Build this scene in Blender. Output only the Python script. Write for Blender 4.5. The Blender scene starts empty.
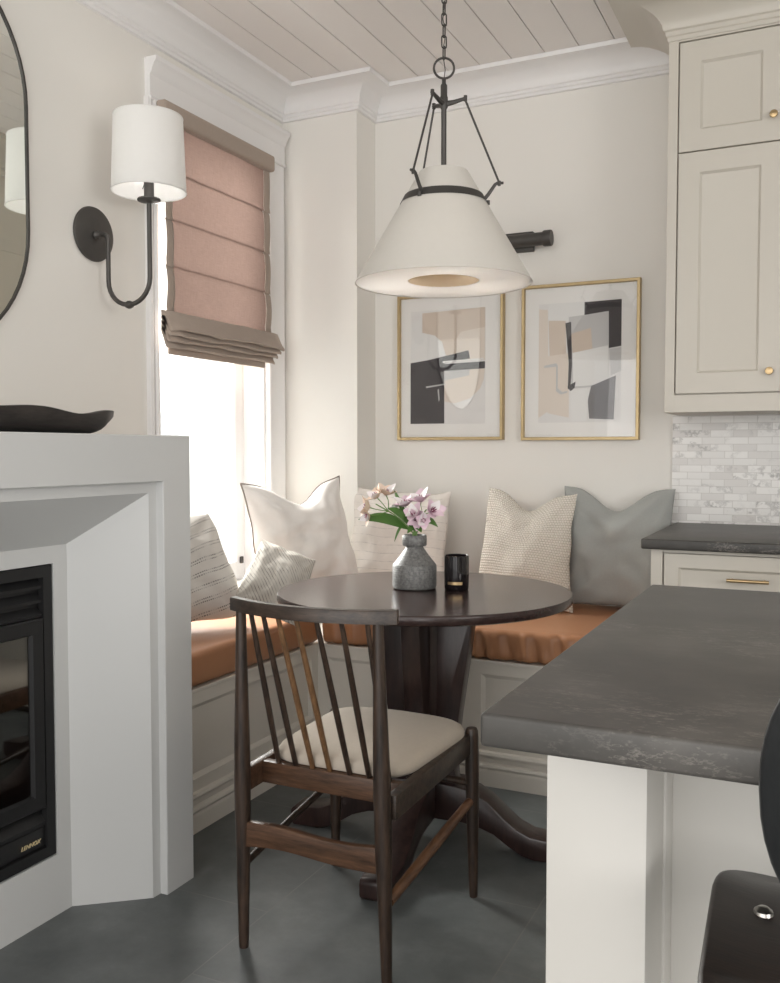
import bpy, bmesh, math, random
from mathutils import Vector, Matrix, noise
R = math.radians
PI = math.pi
random.seed(7)
scene = bpy.context.scene
COL = scene.collection

# ------------------------------------------------------------------ materials
def new_mat(name):
    m = bpy.data.materials.new(name); m.use_nodes = True
    nt = m.node_tree
    return m, nt, nt.nodes['Principled BSDF']

def N(nt, typ, **kw):
    n = nt.nodes.new(typ)
    for k, v in kw.items():
        if k.startswith('i_'):
            n.inputs[k[2:].replace('_', ' ')].default_value = v
        else:
            setattr(n, k, v)
    return n

def math_n(nt, op, a, b=None, clamp=False):
    n = nt.nodes.new('ShaderNodeMath'); n.operation = op; n.use_clamp = clamp
    for i, x in enumerate((a, b)):
        if x is None: continue
        if isinstance(x, (int, float)): n.inputs[i].default_value = x
        else: nt.links.new(x, n.inputs[i])
    return n.outputs[0]

def mixc(nt, fac, a, b):
    n = nt.nodes.new('ShaderNodeMix'); n.data_type = 'RGBA'
    for sock, x in ((n.inputs[0], fac), (n.inputs[6], a), (n.inputs[7], b)):
        if isinstance(x, (int, float)): sock.default_value = x
        elif isinstance(x, (tuple, list)): sock.default_value = (*x[:3], 1)
        else: nt.links.new(x, sock)
    return n.outputs[2]

def coords(nt, kind='Object', scale=(1, 1, 1), rot=(0, 0, 0)):
    tc = nt.nodes.new('ShaderNodeTexCoord'); mp = nt.nodes.new('ShaderNodeMapping')
    mp.inputs['Scale'].default_value = scale; mp.inputs['Rotation'].default_value = rot
    nt.links.new(tc.outputs[kind], mp.inputs[0])
    return mp.outputs[0]

def noise_tex(nt, vec, scale, detail=4, rough=.55):
    n = nt.nodes.new('ShaderNodeTexNoise')
    n.inputs['Scale'].default_value = scale; n.inputs['Detail'].default_value = detail
    n.inputs['Roughness'].default_value = rough
    nt.links.new(vec, n.inputs['Vector'])
    return n.outputs['Fac']

def ramp(nt, fac, stops):
    n = nt.nodes.new('ShaderNodeValToRGB'); el = n.color_ramp.elements
    while len(el) < len(stops): el.new(.5)
    for e, (p, c) in zip(el, stops):
        e.position = p; e.color = (*c[:3], 1) if isinstance(c, (tuple, list)) else (c, c, c, 1)
    nt.links.new(fac, n.inputs[0])
    return n.outputs[0]

def bump(nt, bsdf, height, strength=.2, dist=.002):
    b = nt.nodes.new('ShaderNodeBump'); b.inputs['Strength'].default_value = strength
    b.inputs['Distance'].default_value = dist
    nt.links.new(height, b.inputs['Height']); nt.links.new(b.outputs[0], bsdf.inputs['Normal'])

def paint(name, c, rough=.5, var=.03, spec=.5, bmp=.03):
    m, nt, b = new_mat(name)
    v = coords(nt)
    f = noise_tex(nt, v, 3.0, 3)
    lo = tuple(x * (1 - var) for x in c); hi = tuple(min(1, x * (1 + var)) for x in c)
    nt.links.new(mixc(nt, f, lo, hi), b.inputs['Base Color'])
    b.inputs['Roughness'].default_value = rough
    b.inputs['Specular IOR Level'].default_value = spec
    if bmp: bump(nt, b, noise_tex(nt, v, 180, 2), bmp, .001)
    return m

def metal(name, c, rough=.35, metallic=1.0):
    m, nt, b = new_mat(name)
    f = noise_tex(nt, coords(nt), 40, 3)
    nt.links.new(mixc(nt, f, tuple(x * .85 for x in c), tuple(min(1, x * 1.1) for x in c)), b.inputs['Base Color'])
    b.inputs['Metallic'].default_value = metallic; b.inputs['Roughness'].default_value = rough
    return m

def wood(name, dark, light, scale=(30, 30, 3), rough=.4, seed=0., spec=.5):
    m, nt, b = new_mat(name)
    v = coords(nt, 'Object', scale)
    f = noise_tex(nt, v, 2.2, 6, .62)
    v2 = coords(nt, 'Object', tuple(s * 3 for s in scale))
    g = noise_tex(nt, v2, 3.5, 3, .6)
    fac = math_n(nt, 'ADD', math_n(nt, 'MULTIPLY', f, .7), math_n(nt, 'MULTIPLY', g, .3))
    nt.links.new(ramp(nt, fac, [(.36, dark), (.66, light)]), b.inputs['Base Color'])
    b.inputs['Roughness'].default_value = rough
    b.inputs['Specular IOR Level'].default_value = spec
    bump(nt, b, g, .12, .001)
    return m

def fabric(name, c, c2=None, scale=900, rough=.9, bmp=.25, var_scale=60):
    m, nt, b = new_mat(name)
    v = coords(nt)
    f = noise_tex(nt, v, var_scale, 5, .7)
    nt.links.new(mixc(nt, f, c, c2 or tuple(x * .85 for x in c)), b.inputs['Base Color'])
    b.inputs['Roughness'].default_value = rough
    b.inputs['Specular IOR Level'].default_value = .15
    b.inputs['Sheen Weight'].default_value = .15
    bump(nt, b, noise_tex(nt, v, scale, 2), bmp, .0015)
    return m

def uv_rows(nt, nu, nv):
    tc = nt.nodes.new('ShaderNodeTexCoord'); sp = nt.nodes.new('ShaderNodeSeparateXYZ')
    nt.links.new(tc.outputs['UV'], sp.inputs[0])
    fu = math_n(nt, 'FRACT', math_n(nt, 'MULTIPLY', sp.outputs[0], nu))
    fv = math_n(nt, 'FRACT', math_n(nt, 'MULTIPLY', sp.outputs[1], nv))
    return sp, fu, fv

M = {}
M['wall'] = paint('wall paint', (.79, .770, .728), .75, .015)
M['trim'] = paint('white trim paint', (.80, .79, .785), .42, .01, bmp=0)
M['ceil'] = paint('ceiling board paint', (.83, .80, .775), .6, .015)
M['groove'] = paint('shadow gap paint', (.16, .15, .14), .8, .02)
M['cream'] = paint('cabinet paint', (.60, .565, .50), .42, .012, bmp=0)
M['bench'] = paint('bench paint', (.70, .66, .595), .42, .012, bmp=0)
M['island'] = paint('island paint', (.665, .645, .605), .42, .012, bmp=0)
M['fire'] = paint('fireplace paint', (.585, .59, .585), .5, .015, bmp=.02)
M['bronze'] = metal('dark bronze', (.085, .08, .075), .48, .6)
M['black'] = metal('black enamel', (.022, .022, .023), .4, .3)
M['brass'] = metal('aged brass', (.52, .38, .21), .32)
M['gold'] = metal('brushed gold frame', (.50, .385, .215), .42, .85)
M['badge'] = metal('bright gold badge', (.85, .70, .42), .5, .3)
M['steel'] = metal('steel rivet', (.6, .58, .55), .3)
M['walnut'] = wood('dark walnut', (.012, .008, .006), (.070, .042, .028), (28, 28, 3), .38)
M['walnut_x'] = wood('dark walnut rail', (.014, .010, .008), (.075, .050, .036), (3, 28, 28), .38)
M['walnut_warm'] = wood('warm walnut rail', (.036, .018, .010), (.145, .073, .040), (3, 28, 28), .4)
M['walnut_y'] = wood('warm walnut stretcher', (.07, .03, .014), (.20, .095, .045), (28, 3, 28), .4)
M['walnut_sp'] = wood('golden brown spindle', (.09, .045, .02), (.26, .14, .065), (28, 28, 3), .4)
M['espresso'] = wood('espresso table wood', (.020, .011, .010), (.050, .027, .024), (4, 20, 20), .2)
M['espresso_z'] = wood('espresso pedestal wood', (.018, .010, .009), (.045, .024, .021), (20, 20, 3), .28)
M['stoolwood'] = wood('near black stool wood', (.009, .006, .005), (.026, .014, .010), (3, 25, 25), .3)
M['stoolback'] = wood('near black stool back', (.012, .013, .014), (.022, .023, .024), (25, 25, 3), .35)
M['bowlwood'] = wood('blackened bowl wood', (.012, .010, .009), (.045, .036, .032), (20, 4, 20), .5)
M['log'] = wood('firewood', (.25, .14, .06), (.55, .36, .17), (20, 4, 20), .8)
M['linen'] = fabric('oatmeal seat fabric', (.56, .49, .41), (.50, .44, .37))
M['white_fab'] = fabric('white linen', (.86, .83, .80), (.80, .77, .74), 700)
M['pipe_fab'] = fabric('grey brown piping', (.28, .24, .21), None, 700)
M['grey_fab'] = fabric('grey green linen', (.385, .395, .38), (.325, .335, .32), 800, var_scale=140)
M['shade'] = fabric('white lamp shade fabric', (.90, .89, .87), (.87, .86, .84), 1200, bmp=.08)
M['shade2'] = fabric('pendant shade fabric', (.70, .67, .62), (.67, .64, .59), 1200, bmp=.06)
def translucent(m, k):
    nt = m.node_tree; b = nt.nodes['Principled BSDF']; out = nt.nodes['Material Output']
    t = nt.nodes.new('ShaderNodeBsdfTranslucent'); mx = nt.nodes.new('ShaderNodeMixShader'); mx.inputs[0].default_value = k
    c = b.inputs['Base Color']
    if c.is_linked: nt.links.new(c.links[0].from_socket, t.inputs[0])
    nt.links.new(b.outputs[0], mx.inputs[1]); nt.links.new(t.outputs[0], mx.inputs[2]); nt.links.new(mx.outputs[0], out.inputs[0])
    return m
translucent(M['shade'], .25); translucent(M['shade2'], .08)
M['diff'] = paint('white diffuser', (.88, .86, .84), .6, .01, bmp=0)
M['tan'] = translucent(paint('tan shade interior', (.62, .50, .36), .8, .02, bmp=0), .10)
translucent(M['diff'], .5)
M['soot'] = paint('firebox interior', (.03, .03, .03), .9, .1)
M['taupe'] = fabric('taupe blind border', (.41, .34, .285), (.36, .295, .25), 900)
M['mat'] = paint('picture mat board', (.84, .82, .79), .8, .01, bmp=0)
M['paper'] = paint('print paper', (.76, .74, .72), .85, .05, bmp=0)
M['p_beige'] = paint('beige paint', (.66, .56, .47), .85, .09, bmp=0)
M['p_cream'] = paint('pale cream paint', (.74, .66, .58), .85, .06, bmp=0)
M['p_dark'] = paint('charcoal paint', (.065, .058, .062), .8, .35, bmp=0)
M['p_mid'] = paint('mid grey paint', (.16, .15, .155), .8, .25, bmp=0)
M['p_grey'] = paint('pale grey paint', (.56, .55, .54), .85, .12, bmp=0)
M['p_light'] = paint('off white paint', (.78, .77, .75), .85, .05, bmp=0)
M['leaf'] = paint('green leaf', (.075, .17, .035), .45, .3, bmp=0)
M['stem'] = paint('green stem', (.14, .25, .07), .5, .2, bmp=0)
M['pet_cream'] = paint('cream peach petal', (.84, .68, .56), .6, .15, bmp=0)
M['pet_pink'] = paint('pale pink petal', (.78, .60, .68), .6, .18, bmp=0)
M['pet_white'] = paint('white petal', (.86, .82, .82), .6, .05, bmp=0)
M['pet_dark'] = paint('dark petal marking', (.25, .06, .12), .6, .3, bmp=0)

def m_leather():
    m, nt, b = new_mat('cognac leather')
    v = coords(nt)
    f = noise_tex(nt, v, 5, 4)
    nt.links.new(mixc(nt, f, (.46, .225, .115), (.37, .165, .078)), b.inputs['Base Color'])
    b.inputs['Roughness'].default_value = .38
    bump(nt, b, noise_tex(nt, v, 220, 3), .12, .001)
    return m
M['leather'] = m_leather()

def m_stone():
    m, nt, b = new_mat('honed dark stone')
    v = coords(nt)
    base = ramp(nt, noise_tex(nt, v, 4.5, 7, .62), [(.33, (.038, .036, .033)), (.55, (.062, .058, .053)), (.75, (.105, .097, .088))])
    v2 = coords(nt, 'Object', (1.6, 5.0, 5.0), (0, 0, R(8)))
    n1 = noise_tex(nt, v2, 3.2, 8, .7)
    vein = math_n(nt, 'ABSOLUTE', math_n(nt, 'SUBTRACT', n1, .5))
    vein = ramp(nt, vein, [(.0, 1.), (.012, 0.)])
    patch = ramp(nt, noise_tex(nt, v, 4.2, 4), [(.50, .04), (.66, 1.)])
    spk = ramp(nt, noise_tex(nt, coords(nt, 'Object', (1, 2.2, 2.2)), 60, 5, .75), [(.55, 0.), (.68, 1.)])
    k = math_n(nt, 'MULTIPLY', patch, math_n(nt, 'ADD', math_n(nt, 'MULTIPLY', vein, .55), math_n(nt, 'MULTIPLY', spk, .5)), True)
    nt.links.new(mixc(nt, k, base, (.33, .30, .27)), b.inputs['Base Color'])
    b.inputs['Roughness'].default_value = .42
    bump(nt, b, noise_tex(nt, v, 60, 4), .06, .001)
    return m
M['stone'] = m_stone()

def m_floor():
    m, nt, b = new_mat('dark slate floor tiles')
    tc = nt.nodes.new('ShaderNodeTexCoord'); sp = nt.nodes.new('ShaderNodeSeparateXYZ')
    nt.links.new(tc.outputs['Object'], sp.inputs[0])
    T = .63
    cx = math_n(nt, 'DIVIDE', math_n(nt, 'ADD', sp.outputs[0], 1.30 + 20 * T), T)
    ci = math_n(nt, 'FLOOR', cx); fx = math_n(nt, 'FRACT', cx)
    off = math_n(nt, 'MULTIPLY', math_n(nt, 'MODULO', ci, 2.0), .5)
    cy = math_n(nt, 'ADD', math_n(nt, 'DIVIDE', math_n(nt, 'ADD', sp.outputs[1], -2.304 + 20 * T), T), off)
    fy = math_n(nt, 'FRACT', cy); cj = math_n(nt, 'FLOOR', cy)
    def edge(f):
        return math_n(nt, 'LESS_THAN', math_n(nt, 'MINIMUM', f, math_n(nt, 'SUBTRACT', 1.0, f)), .0026)
    joint = math_n(nt, 'MAXIMUM', edge(fx), edge(fy))
    wn = nt.nodes.new('ShaderNodeTexWhiteNoise'); wn.noise_dimensions = '2D'
    cv = nt.nodes.new('ShaderNodeCombineXYZ'); nt.links.new(ci, cv.inputs[0]); nt.links.new(cj, cv.inputs[1])
    nt.links.new(cv.outputs[0], wn.inputs['Vector'])
    v = coords(nt)
    f = noise_tex(nt, v, 3.2, 7, .65)
    col = ramp(nt, f, [(.3, (.080, .089, .090)), (.55, (.138, .151, .151)), (.78, (.220, .234, .234))])
    tone = math_n(nt, 'ADD', .86, math_n(nt, 'MULTIPLY', wn.outputs['Value'], .26))
    sc = nt.nodes.new('ShaderNodeVectorMath'); sc.operation = 'SCALE'
    nt.links.new(col, sc.inputs[0]); nt.links.new(tone, sc.inputs['Scale'])
    nt.links.new(mixc(nt, joint, sc.outputs[0], (.155, .155, .15)), b.inputs['Base Color'])
    rr = ramp(nt, noise_tex(nt, v, 6, 5), [(.3, .36), (.7, .52)])
    nt.links.new(rr, b.inputs['Roughness'])
    h = math_n(nt, 'SUBTRACT', math_n(nt, 'MULTIPLY', noise_tex(nt, v, 11, 6), .6), joint)
    bump(nt, b, h, .12, .003)
    return m
M['floor'] = m_floor()

def m_marble():
    m, nt, b = new_mat('white marble brick mosaic')
    v = coords(nt, 'Object', (1, 1, 1), (R(90), 0, 0))
    br = nt.nodes.new('ShaderNodeTexBrick'); nt.links.new(v, br.inputs['Vector'])
    br.inputs['Scale'].default_value = 1.0
    br.inputs['Brick Width'].default_value = .084; br.inputs['Row Height'].default_value = .0272
    br.inputs['Mortar Size'].default_value = .0011; br.inputs['Mortar Smooth'].default_value = .1
    br.inputs['Color1'].default_value = (0, 0, 0, 1); br.inputs['Color2'].default_value = (1, 1, 1, 1)
    br.inputs['Mortar'].default_value = (.5, .5, .5, 1)
    br.offset = .37
    tile = ramp(nt, br.outputs['Color'], [(0., (.66, .64, .62)), (.35, (.78, .77, .75)), (1., (.84, .83, .81))])
    vv = nt.nodes.new('ShaderNodeVectorMath'); vv.operation = 'ADD'
    nt.links.new(v, vv.inputs[0]); nt.links.new(br.outputs['Color'], vv.inputs[1])
    n = noise_tex(nt, vv.outputs[0], 9, 6, .65)
    vein = ramp(nt, math_n(nt, 'ABSOLUTE', math_n(nt, 'SUBTRACT', n, .5)), [(0., 1.), (.05, 0.)])
    vein = math_n(nt, 'MULTIPLY', vein, ramp(nt, noise_tex(nt, vv.outputs[0], 5, 2), [(.46, 0.), (.62, .95)]))
    c = mixc(nt, vein, tile, (.38, .37, .36))
    nt.links.new(mixc(nt, br.outputs['Fac'], c, (.60, .585, .56)), b.inputs['Base Color'])
    b.inputs['Roughness'].default_value = .3
    bump(nt, b, math_n(nt, 'SUBTRACT', 1.0, br.outputs['Fac']), .3, .002)
    return m
M['marble'] = m_marble()

def m_glass(name, tint=(1, 1, 1), refl=.08, rough=.0):
    m = bpy.data.materials.new(name); m.use_nodes = True
    nt = m.node_tree; nt.nodes.clear()
    out = nt.nodes.new('ShaderNodeOutputMaterial')
    tr = nt.nodes.new('ShaderNodeBsdfTransparent'); tr.inputs[0].default_value = (*tint, 1)
    gl = nt.nodes.new('ShaderNodeBsdfGlossy'); gl.inputs['Roughness'].default_value = rough
    fr = nt.nodes.new('ShaderNodeLayerWeight'); fr.inputs[0].default_value = .25
    mx = nt.nodes.new('ShaderNodeMixShader')
    f = math_n(nt, 'ADD', math_n(nt, 'MULTIPLY', fr.outputs['Fresnel'], .6), refl, True)
    nt.links.new(f, mx.inputs[0]); nt.links.new(tr.outputs[0], mx.inputs[1]); nt.links.new(gl.outputs[0], mx.inputs[2])
    nt.links.new(mx.outputs[0], out.inputs[0])
    return m
M['glass'] = m_glass('window glass', (.97, .98, .97), .02)
M['pic_glass'] = m_glass('picture glass', (1, 1, 1), .02)
M['fire_glass'] = m_glass('smoky stove glass', (.62, .62, .60), .22, .02)

def m_mirror():
    m, nt, b = new_mat('silvered mirror')
    b.inputs['Base Color'].default_value = (.90, .93, .89, 1); b.inputs['Metallic'].default_value = 1
    b.inputs['Roughness'].default_value = .015
    return m
M['mirror'] = m_mirror()

def m_candle():
    m, nt, b = new_mat('smoked black glass')
    b.inputs['Base Color'].default_value = (.010, .008, .009, 1); b.inputs['Roughness'].default_value = .06
    b.inputs['Coat Weight'].default_value = .3
    return m
M['smoked'] = m_candle()

def m_vase():
    m, nt, b = new_mat('ribbed grey stoneware')
    tc = nt.nodes.new('ShaderNodeTexCoord'); sp = nt.nodes.new('ShaderNodeSeparateXYZ')
    nt.links.new(tc.outputs['Object'], sp.inputs[0])
    rib = math_n(nt, 'SINE', math_n(nt, 'MULTIPLY', sp.outputs[2], 900))
    v = coords(nt)
    f = noise_tex(nt, v, 120, 5, .7)
    nt.links.new(ramp(nt, f, [(.3, (.09, .09, .088)), (.7, (.25, .25, .245))]), b.inputs['Base Color'])
    b.inputs['Roughness'].default_value = .5; b.inputs['Metallic'].default_value = .25
    bump(nt, b, math_n(nt, 'ADD', math_n(nt, 'MULTIPLY', rib, .3), f), .35, .0015)
    return m
M['vase'] = m_vase()

def m_blind():
    m = bpy.data.materials.new('pink linen blind'); m.use_nodes = True
    nt = m.node_tree; b = nt.nodes['Principled BSDF']; out = nt.nodes['Material Output']
    v = coords(nt, 'Object', (1, 90, 8)); v2 = coords(nt, 'Object', (1, 8, 110))
    f = math_n(nt, 'ADD', math_n(nt, 'MULTIPLY', noise_tex(nt, v, 3, 5, .7), .5), math_n(nt, 'MULTIPLY', noise_tex(nt, v2, 3, 5, .7), .5))
    c = ramp(nt, f, [(.3, (.175, .118, .098)), (.7, (.265, .183, .155))])
    nt.links.new(c, b.inputs['Base Color']); b.inputs['Roughness'].default_value = .9
    b.inputs['Specular IOR Level'].default_value = .1
    t = nt.nodes.new('ShaderNodeBsdfTranslucent'); nt.links.new(c, t.inputs[0])
    mx = nt.nodes.new('ShaderNodeMixShader'); mx.inputs[0].default_value = .10
    nt.links.new(b.outputs[0], mx.inputs[1]); nt.links.new(t.outputs[0], mx.inputs[2])
    nt.links.new(mx.outputs[0], out.inputs[0])
    return m
M['blind'] = m_blind()

def m_dash(name, base, line, nv, width, du=60, rot=0., duty=.6, pair=0.):
    m, nt, b = new_mat(name)
    sp, fu, fv = uv_rows(nt, du, nv)
    ln = math_n(nt, 'LESS_THAN', fv, width)
    if pair:
        ln2 = math_n(nt, 'MULTIPLY', math_n(nt, 'GREATER_THAN', fv, pair), math_n(nt, 'LESS_THAN', fv, pair + width))
        ln = math_n(nt, 'MAXIMUM', ln, ln2)
    dash = math_n(nt, 'LESS_THAN', fu, duty)
    v = coords(nt)
    patch = ramp(nt, noise_tex(nt, v, 30, 3), [(.40, .15), (.6, 1.)])
    k = math_n(nt, 'MULTIPLY', math_n(nt, 'MULTIPLY', ln, dash), patch)
    g = noise_tex(nt, v, 70, 4)
    nt.links.new(mixc(nt, k, mixc(nt, g, base, tuple(x * .9 for x in base)), line), b.inputs['Base Color'])
    b.inputs['Roughness'].default_value = .9; b.inputs['Specular IOR Level'].default_value = .12
    bump(nt, b, math_n(nt, 'SUBTRACT', noise_tex(nt, v, 800, 2), math_n(nt, 'MULTIPLY', ln, .6)), .35, .002)
    return m
M['dash'] = m_dash('cream cloth with broken dark stitch lines', (.70, .67, .63), (.16, .15, .15), 9, .09, 55, duty=.62, pair=.22)
M['pin'] = m_dash('cream cloth with narrow grey stripes', (.63, .60, .55), (.25, .23, .21), 24, .22, 1, duty=2)
M['soft'] = m_dash('cream cloth with faint dotted lines', (.76, .71, .66), (.45, .42, .40), 13, .10, 90, duty=.55)

def m_knit():
    m, nt, b = new_mat('cream waffle knit')
    tc = nt.nodes.new('ShaderNodeTexCoord'); sp = nt.nodes.new('ShaderNodeSeparateXYZ')
    nt.links.new(tc.outputs['UV'], sp.inputs[0])
    row = math_n(nt, 'FLOOR', math_n(nt, 'MULTIPLY', sp.outputs[1], 46))
    sh = math_n(nt, 'MULTIPLY', math_n(nt, 'MODULO', row, 2.), .5)
    a = math_n(nt, 'ABSOLUTE', math_n(nt, 'SINE', math_n(nt, 'MULTIPLY', math_n(nt, 'ADD', math_n(nt, 'MULTIPLY', sp.outputs[0], 34), sh), PI)))
    c = math_n(nt, 'ABSOLUTE', math_n(nt, 'SINE', math_n(nt, 'MULTIPLY', sp.outputs[1], 46 * PI)))
    h = math_n(nt, 'MULTIPLY', a, c)
    nt.links.new(ramp(nt, h, [(.0, (.46, .40, .32)), (.32, (.82, .77, .70))]), b.inputs['Base Color'])
    b.inputs['Roughness'].default_value = .95; b.inputs['Specular IOR Level'].default_value = .1
    bump(nt, b, h, .8, .004)
    return m
M['knit'] = m_knit()

def m_house():
    m, nt, b = new_mat('pale painted brick')
    v = coords(nt, 'Object', (1, 1, 1), (R(90), 0, R(90)))
    br = nt.nodes.new('ShaderNodeTexBrick'); nt.links.new(v, br.inputs['Vector'])
    br.inputs['Scale'].default_value = 1; br.inputs['Brick Width'].default_value = .45; br.inputs['Row Height'].default_value = .16
    br.inputs['Color1'].default_value = (.80, .79, .78, 1); br.inputs['Color2'].default_value = (.70, .69, .68, 1)
    br.inputs['Mortar'].default_value = (.84, .83, .82, 1)
    nt.links.new(br.outputs['Color'], b.inputs['Base Color']); b.inputs['Roughness'].default_value = .9
    return m
M['house'] = m_house()

# ------------------------------------------------------------------ geometry helpers
class MB:
    def __init__(s): s.bm = bmesh.new(); s.uv = None
    def merge(s, t, mi=0):
        for f in t.faces: f.material_index = mi
        me = bpy.data.meshes.new('t'); t.to_mesh(me); t.free()
        s.bm.from_mesh(me); bpy.data.meshes.remove(me)
        return s
    def box(s, x0, x1, y0, y1, z0, z1, bev=0., mi=0, seg=2, mat=None):
        t = bmesh.new(); bmesh.ops.create_cube(t, size=1)
        for v in t.verts:
            v.co = Vector(((x0 + x1) / 2 + v.co.x * (x1 - x0), (y0 + y1) / 2 + v.co.y * (y1 - y0), (z0 + z1) / 2 + v.co.z * (z1 - z0)))
        if bev > 0:
            bmesh.ops.bevel(t, geom=list(t.edges), offset=bev, segments=seg, affect='EDGES', profile=.5)
        if mat: t.transform(mat)
        return s.merge(t, mi)
    def rings(s, rings, close=True, cap0=False, cap1=False, mi=0):
        t = bmesh.new(); vs = [[t.verts.new(Vector(p)) for p in r] for r in rings]
        n = len(vs[0])
        for a, b in zip(vs, vs[1:]):
            for i in range(n if close else n - 1):
                j = (i + 1) % n
                try: t.faces.new((a[i], a[j], b[j], b[i]))
                except ValueError: pass
        if cap0: t.faces.new(vs[0][::-1])
        if cap1: t.faces.new(vs[-1])
        bmesh.ops.recalc_face_normals(t, faces=list(t.faces))
        return s.merge(t, mi)
    def lathe(s, prof, c=(0, 0, 0), seg=40, mat=None, mi=0, cap0=True, cap1=True):
        rs = []
        for r, z in prof:
            rs.append([Vector((r * math.cos(2 * PI * i / seg), r * math.sin(2 * PI * i / seg), z)) for i in range(seg)])
        m = Matrix.Translation(Vector(c)) @ (mat or Matrix())
        rs = [[m @ p for p in r] for r in rs]
        return s.rings(rs, True, cap0, cap1, mi)
    def tube(s, pts, r, seg=10, closed=False, mi=0, cap=True, squash=1.):
        pts = [Vector(p) for p in pts]; n = len(pts)
        rad = r if isinstance(r, (list, tuple)) else [r] * n
        tans = []
        for i in range(n):
            a = pts[(i - 1) % n] if (closed or i > 0) else pts[i]
            b = pts[(i + 1) % n] if (closed or i < n - 1) else pts[i]
            tans.append((b - a).normalized())
        up = Vector((0, 0, 1)) if abs(tans[0].z) < .9 else Vector((0, 1, 0))
        nx = tans[0].cross(up).normalized(); rs = []
        for i in range(n):
            nx = (nx - tans[i] * nx.dot(tans[i])).normalized(); ny = tans[i].cross(nx)
            rs.append([pts[i] + (nx * math.cos(2 * PI * k / seg) + ny * squash * math.sin(2 * PI * k / seg)) * rad[i] for k in range(seg)])
        if closed: rs.append(rs[0])
        s.rings(rs, True, cap and not closed, cap and not closed, mi)
        if closed: bmesh.ops.remove_doubles(s.bm, verts=list(s.bm.verts), dist=1e-6)
        return s
    def prism(s, poly, fn, lo, hi, bev=0., mi=0):
        """poly: 2-D points; fn(a,b,t) -> world; extruded from t=lo to hi"""
        t = bmesh.new()
        A = [t.verts.new(Vector(fn(a, b, lo))) for a, b in poly]; B = [t.verts.new(Vector(fn(a, b, hi))) for a, b in poly]
        n = len(poly)
        t.faces.new(A); t.faces.new(B[::-1])
        for i in range(n): t.faces.new((A[i], B[i], B[(i + 1) % n], A[(i + 1) % n]))
        bmesh.ops.recalc_face_normals(t, faces=list(t.faces))
        if bev > 0:
            bmesh.ops.bevel(t, geom=[e for e in t.edges if e.calc_face_angle(0) > R(25)], offset=bev, segments=2, affect='EDGES', profile=.5)
        return s.merge(t, mi)
    def rbox(s, c, half, r, n, fn=None, mat=None, mi=0):
        """rounded box on a fine grid; fn(p_local)->offset vector"""
        t = bmesh.new(); c = Vector(c); half = Vector(half); cache = {}
        def samples(h, k):
            rr = min(r, h); e = [-h + rr * (1 - math.cos(a * PI / 2 / 5)) for a in range(5)]
            mid = [-h + rr + (2 * h - 2 * rr) * i / k for i in range(k + 1)]
            return e + mid + [-x for x in e[::-1]]
        S = [samples(half[i], n[i]) for i in range(3)]
        def vert(p):
            key = tuple(round(x, 6) for x in p)
            if key not in cache:
                q = Vector([max(-(half[i] - r), min(half[i] - r, p[i])) if half[i] > r else 0 for i in range(3)])
                d = Vector(p) - q
                P = q + d.normalized() * r if d.length > 1e-9 else Vector(p)
                if fn: P = P + Vector(fn(P))
                cache[key] = t.verts.new((mat @ P if mat else P) + c)
            return cache[key]
        for ax in range(3):
            u, w = [i for i in range(3) if i != ax]
            for sg in (-1, 1):
                for i in range(len(S[u]) - 1):
                    for j in range(len(S[w]) - 1):
                        q = []
                        for a, b in ((i, j), (i + 1, j), (i + 1, j + 1), (i, j + 1)):
                            p = [0, 0, 0]; p[ax] = sg * half[ax]; p[u] = S[u][a]; p[w] = S[w][b]; q.append(vert(p))
                        try: t.faces.new(q)
                        except ValueError: pass
        bmesh.ops.recalc_face_normals(t, faces=list(t.faces))
        return s.merge(t, mi)
    def build(s, name, mats, parent=None, angle=35, smooth=True):
        me = bpy.data.meshes.new(name)
        if parent is not None:
            root = parent
            while root.parent: root = root.parent
            if root.type == 'EMPTY':
                s.bm.transform(Matrix.Translation(-Vector(root.location)))
        s.bm.to_mesh(me); s.bm.free()
        for m in (mats if isinstance(mats, (list, tuple)) else [mats]): me.materials.append(m)
        if smooth:
            for p in me.polygons: p.use_smooth = True
            me.set_sharp_from_angle(angle=R(angle))
        o = bpy.data.objects.new(name, me); COL.objects.link(o)
        if parent is not None: o.parent = parent
        return o

def thing(name, label, cat, loc, group=None):
    o = bpy.data.objects.new(name, None); COL.objects.link(o); o.location = loc
    o.empty_display_size = .05
    return tag(o, label, cat, group)
def tag(o, label, cat, group=None, kind=None):
    o['label'] = label; o['category'] = cat
    if group: o['group'] = group
    if kind: o['kind'] = kind
    return o
def struct(o, label, cat):
    o['kind'] = 'structure'; o['label'] = label; o['category'] = cat
    return o
def arc(cx, cz, r, a0, a1, n):
    return [(cx + r * math.cos(R(a0 + (a1 - a0) * i / n)), cz + r * math.sin(R(a0 + (a1 - a0) * i / n))) for i in range(n + 1)]
def rect(a0, a1, b0, b1): return [(a0, b0), (a1, b0), (a1, b1), (a0, b1)]
def panel_rings(mb, fn, outer, steps, back=None, mi=0, fill=True):
    """steps: list of (inset, depth) from the outer rectangle; fn(a,b,d)->world, d = out of the face"""
    a0, a1, b0, b1 = outer; rs = []
    if back is not None: rs.append([fn(a, b, back) for a, b in rect(a0, a1, b0, b1)])
    for ins, d in steps:
        rs.append([fn(a, b, d) for a, b in rect(a0 + ins, a1 - ins, b0 + ins, b1 - ins)])
    return mb.rings(rs, True, back is not None, fill, mi)
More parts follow.
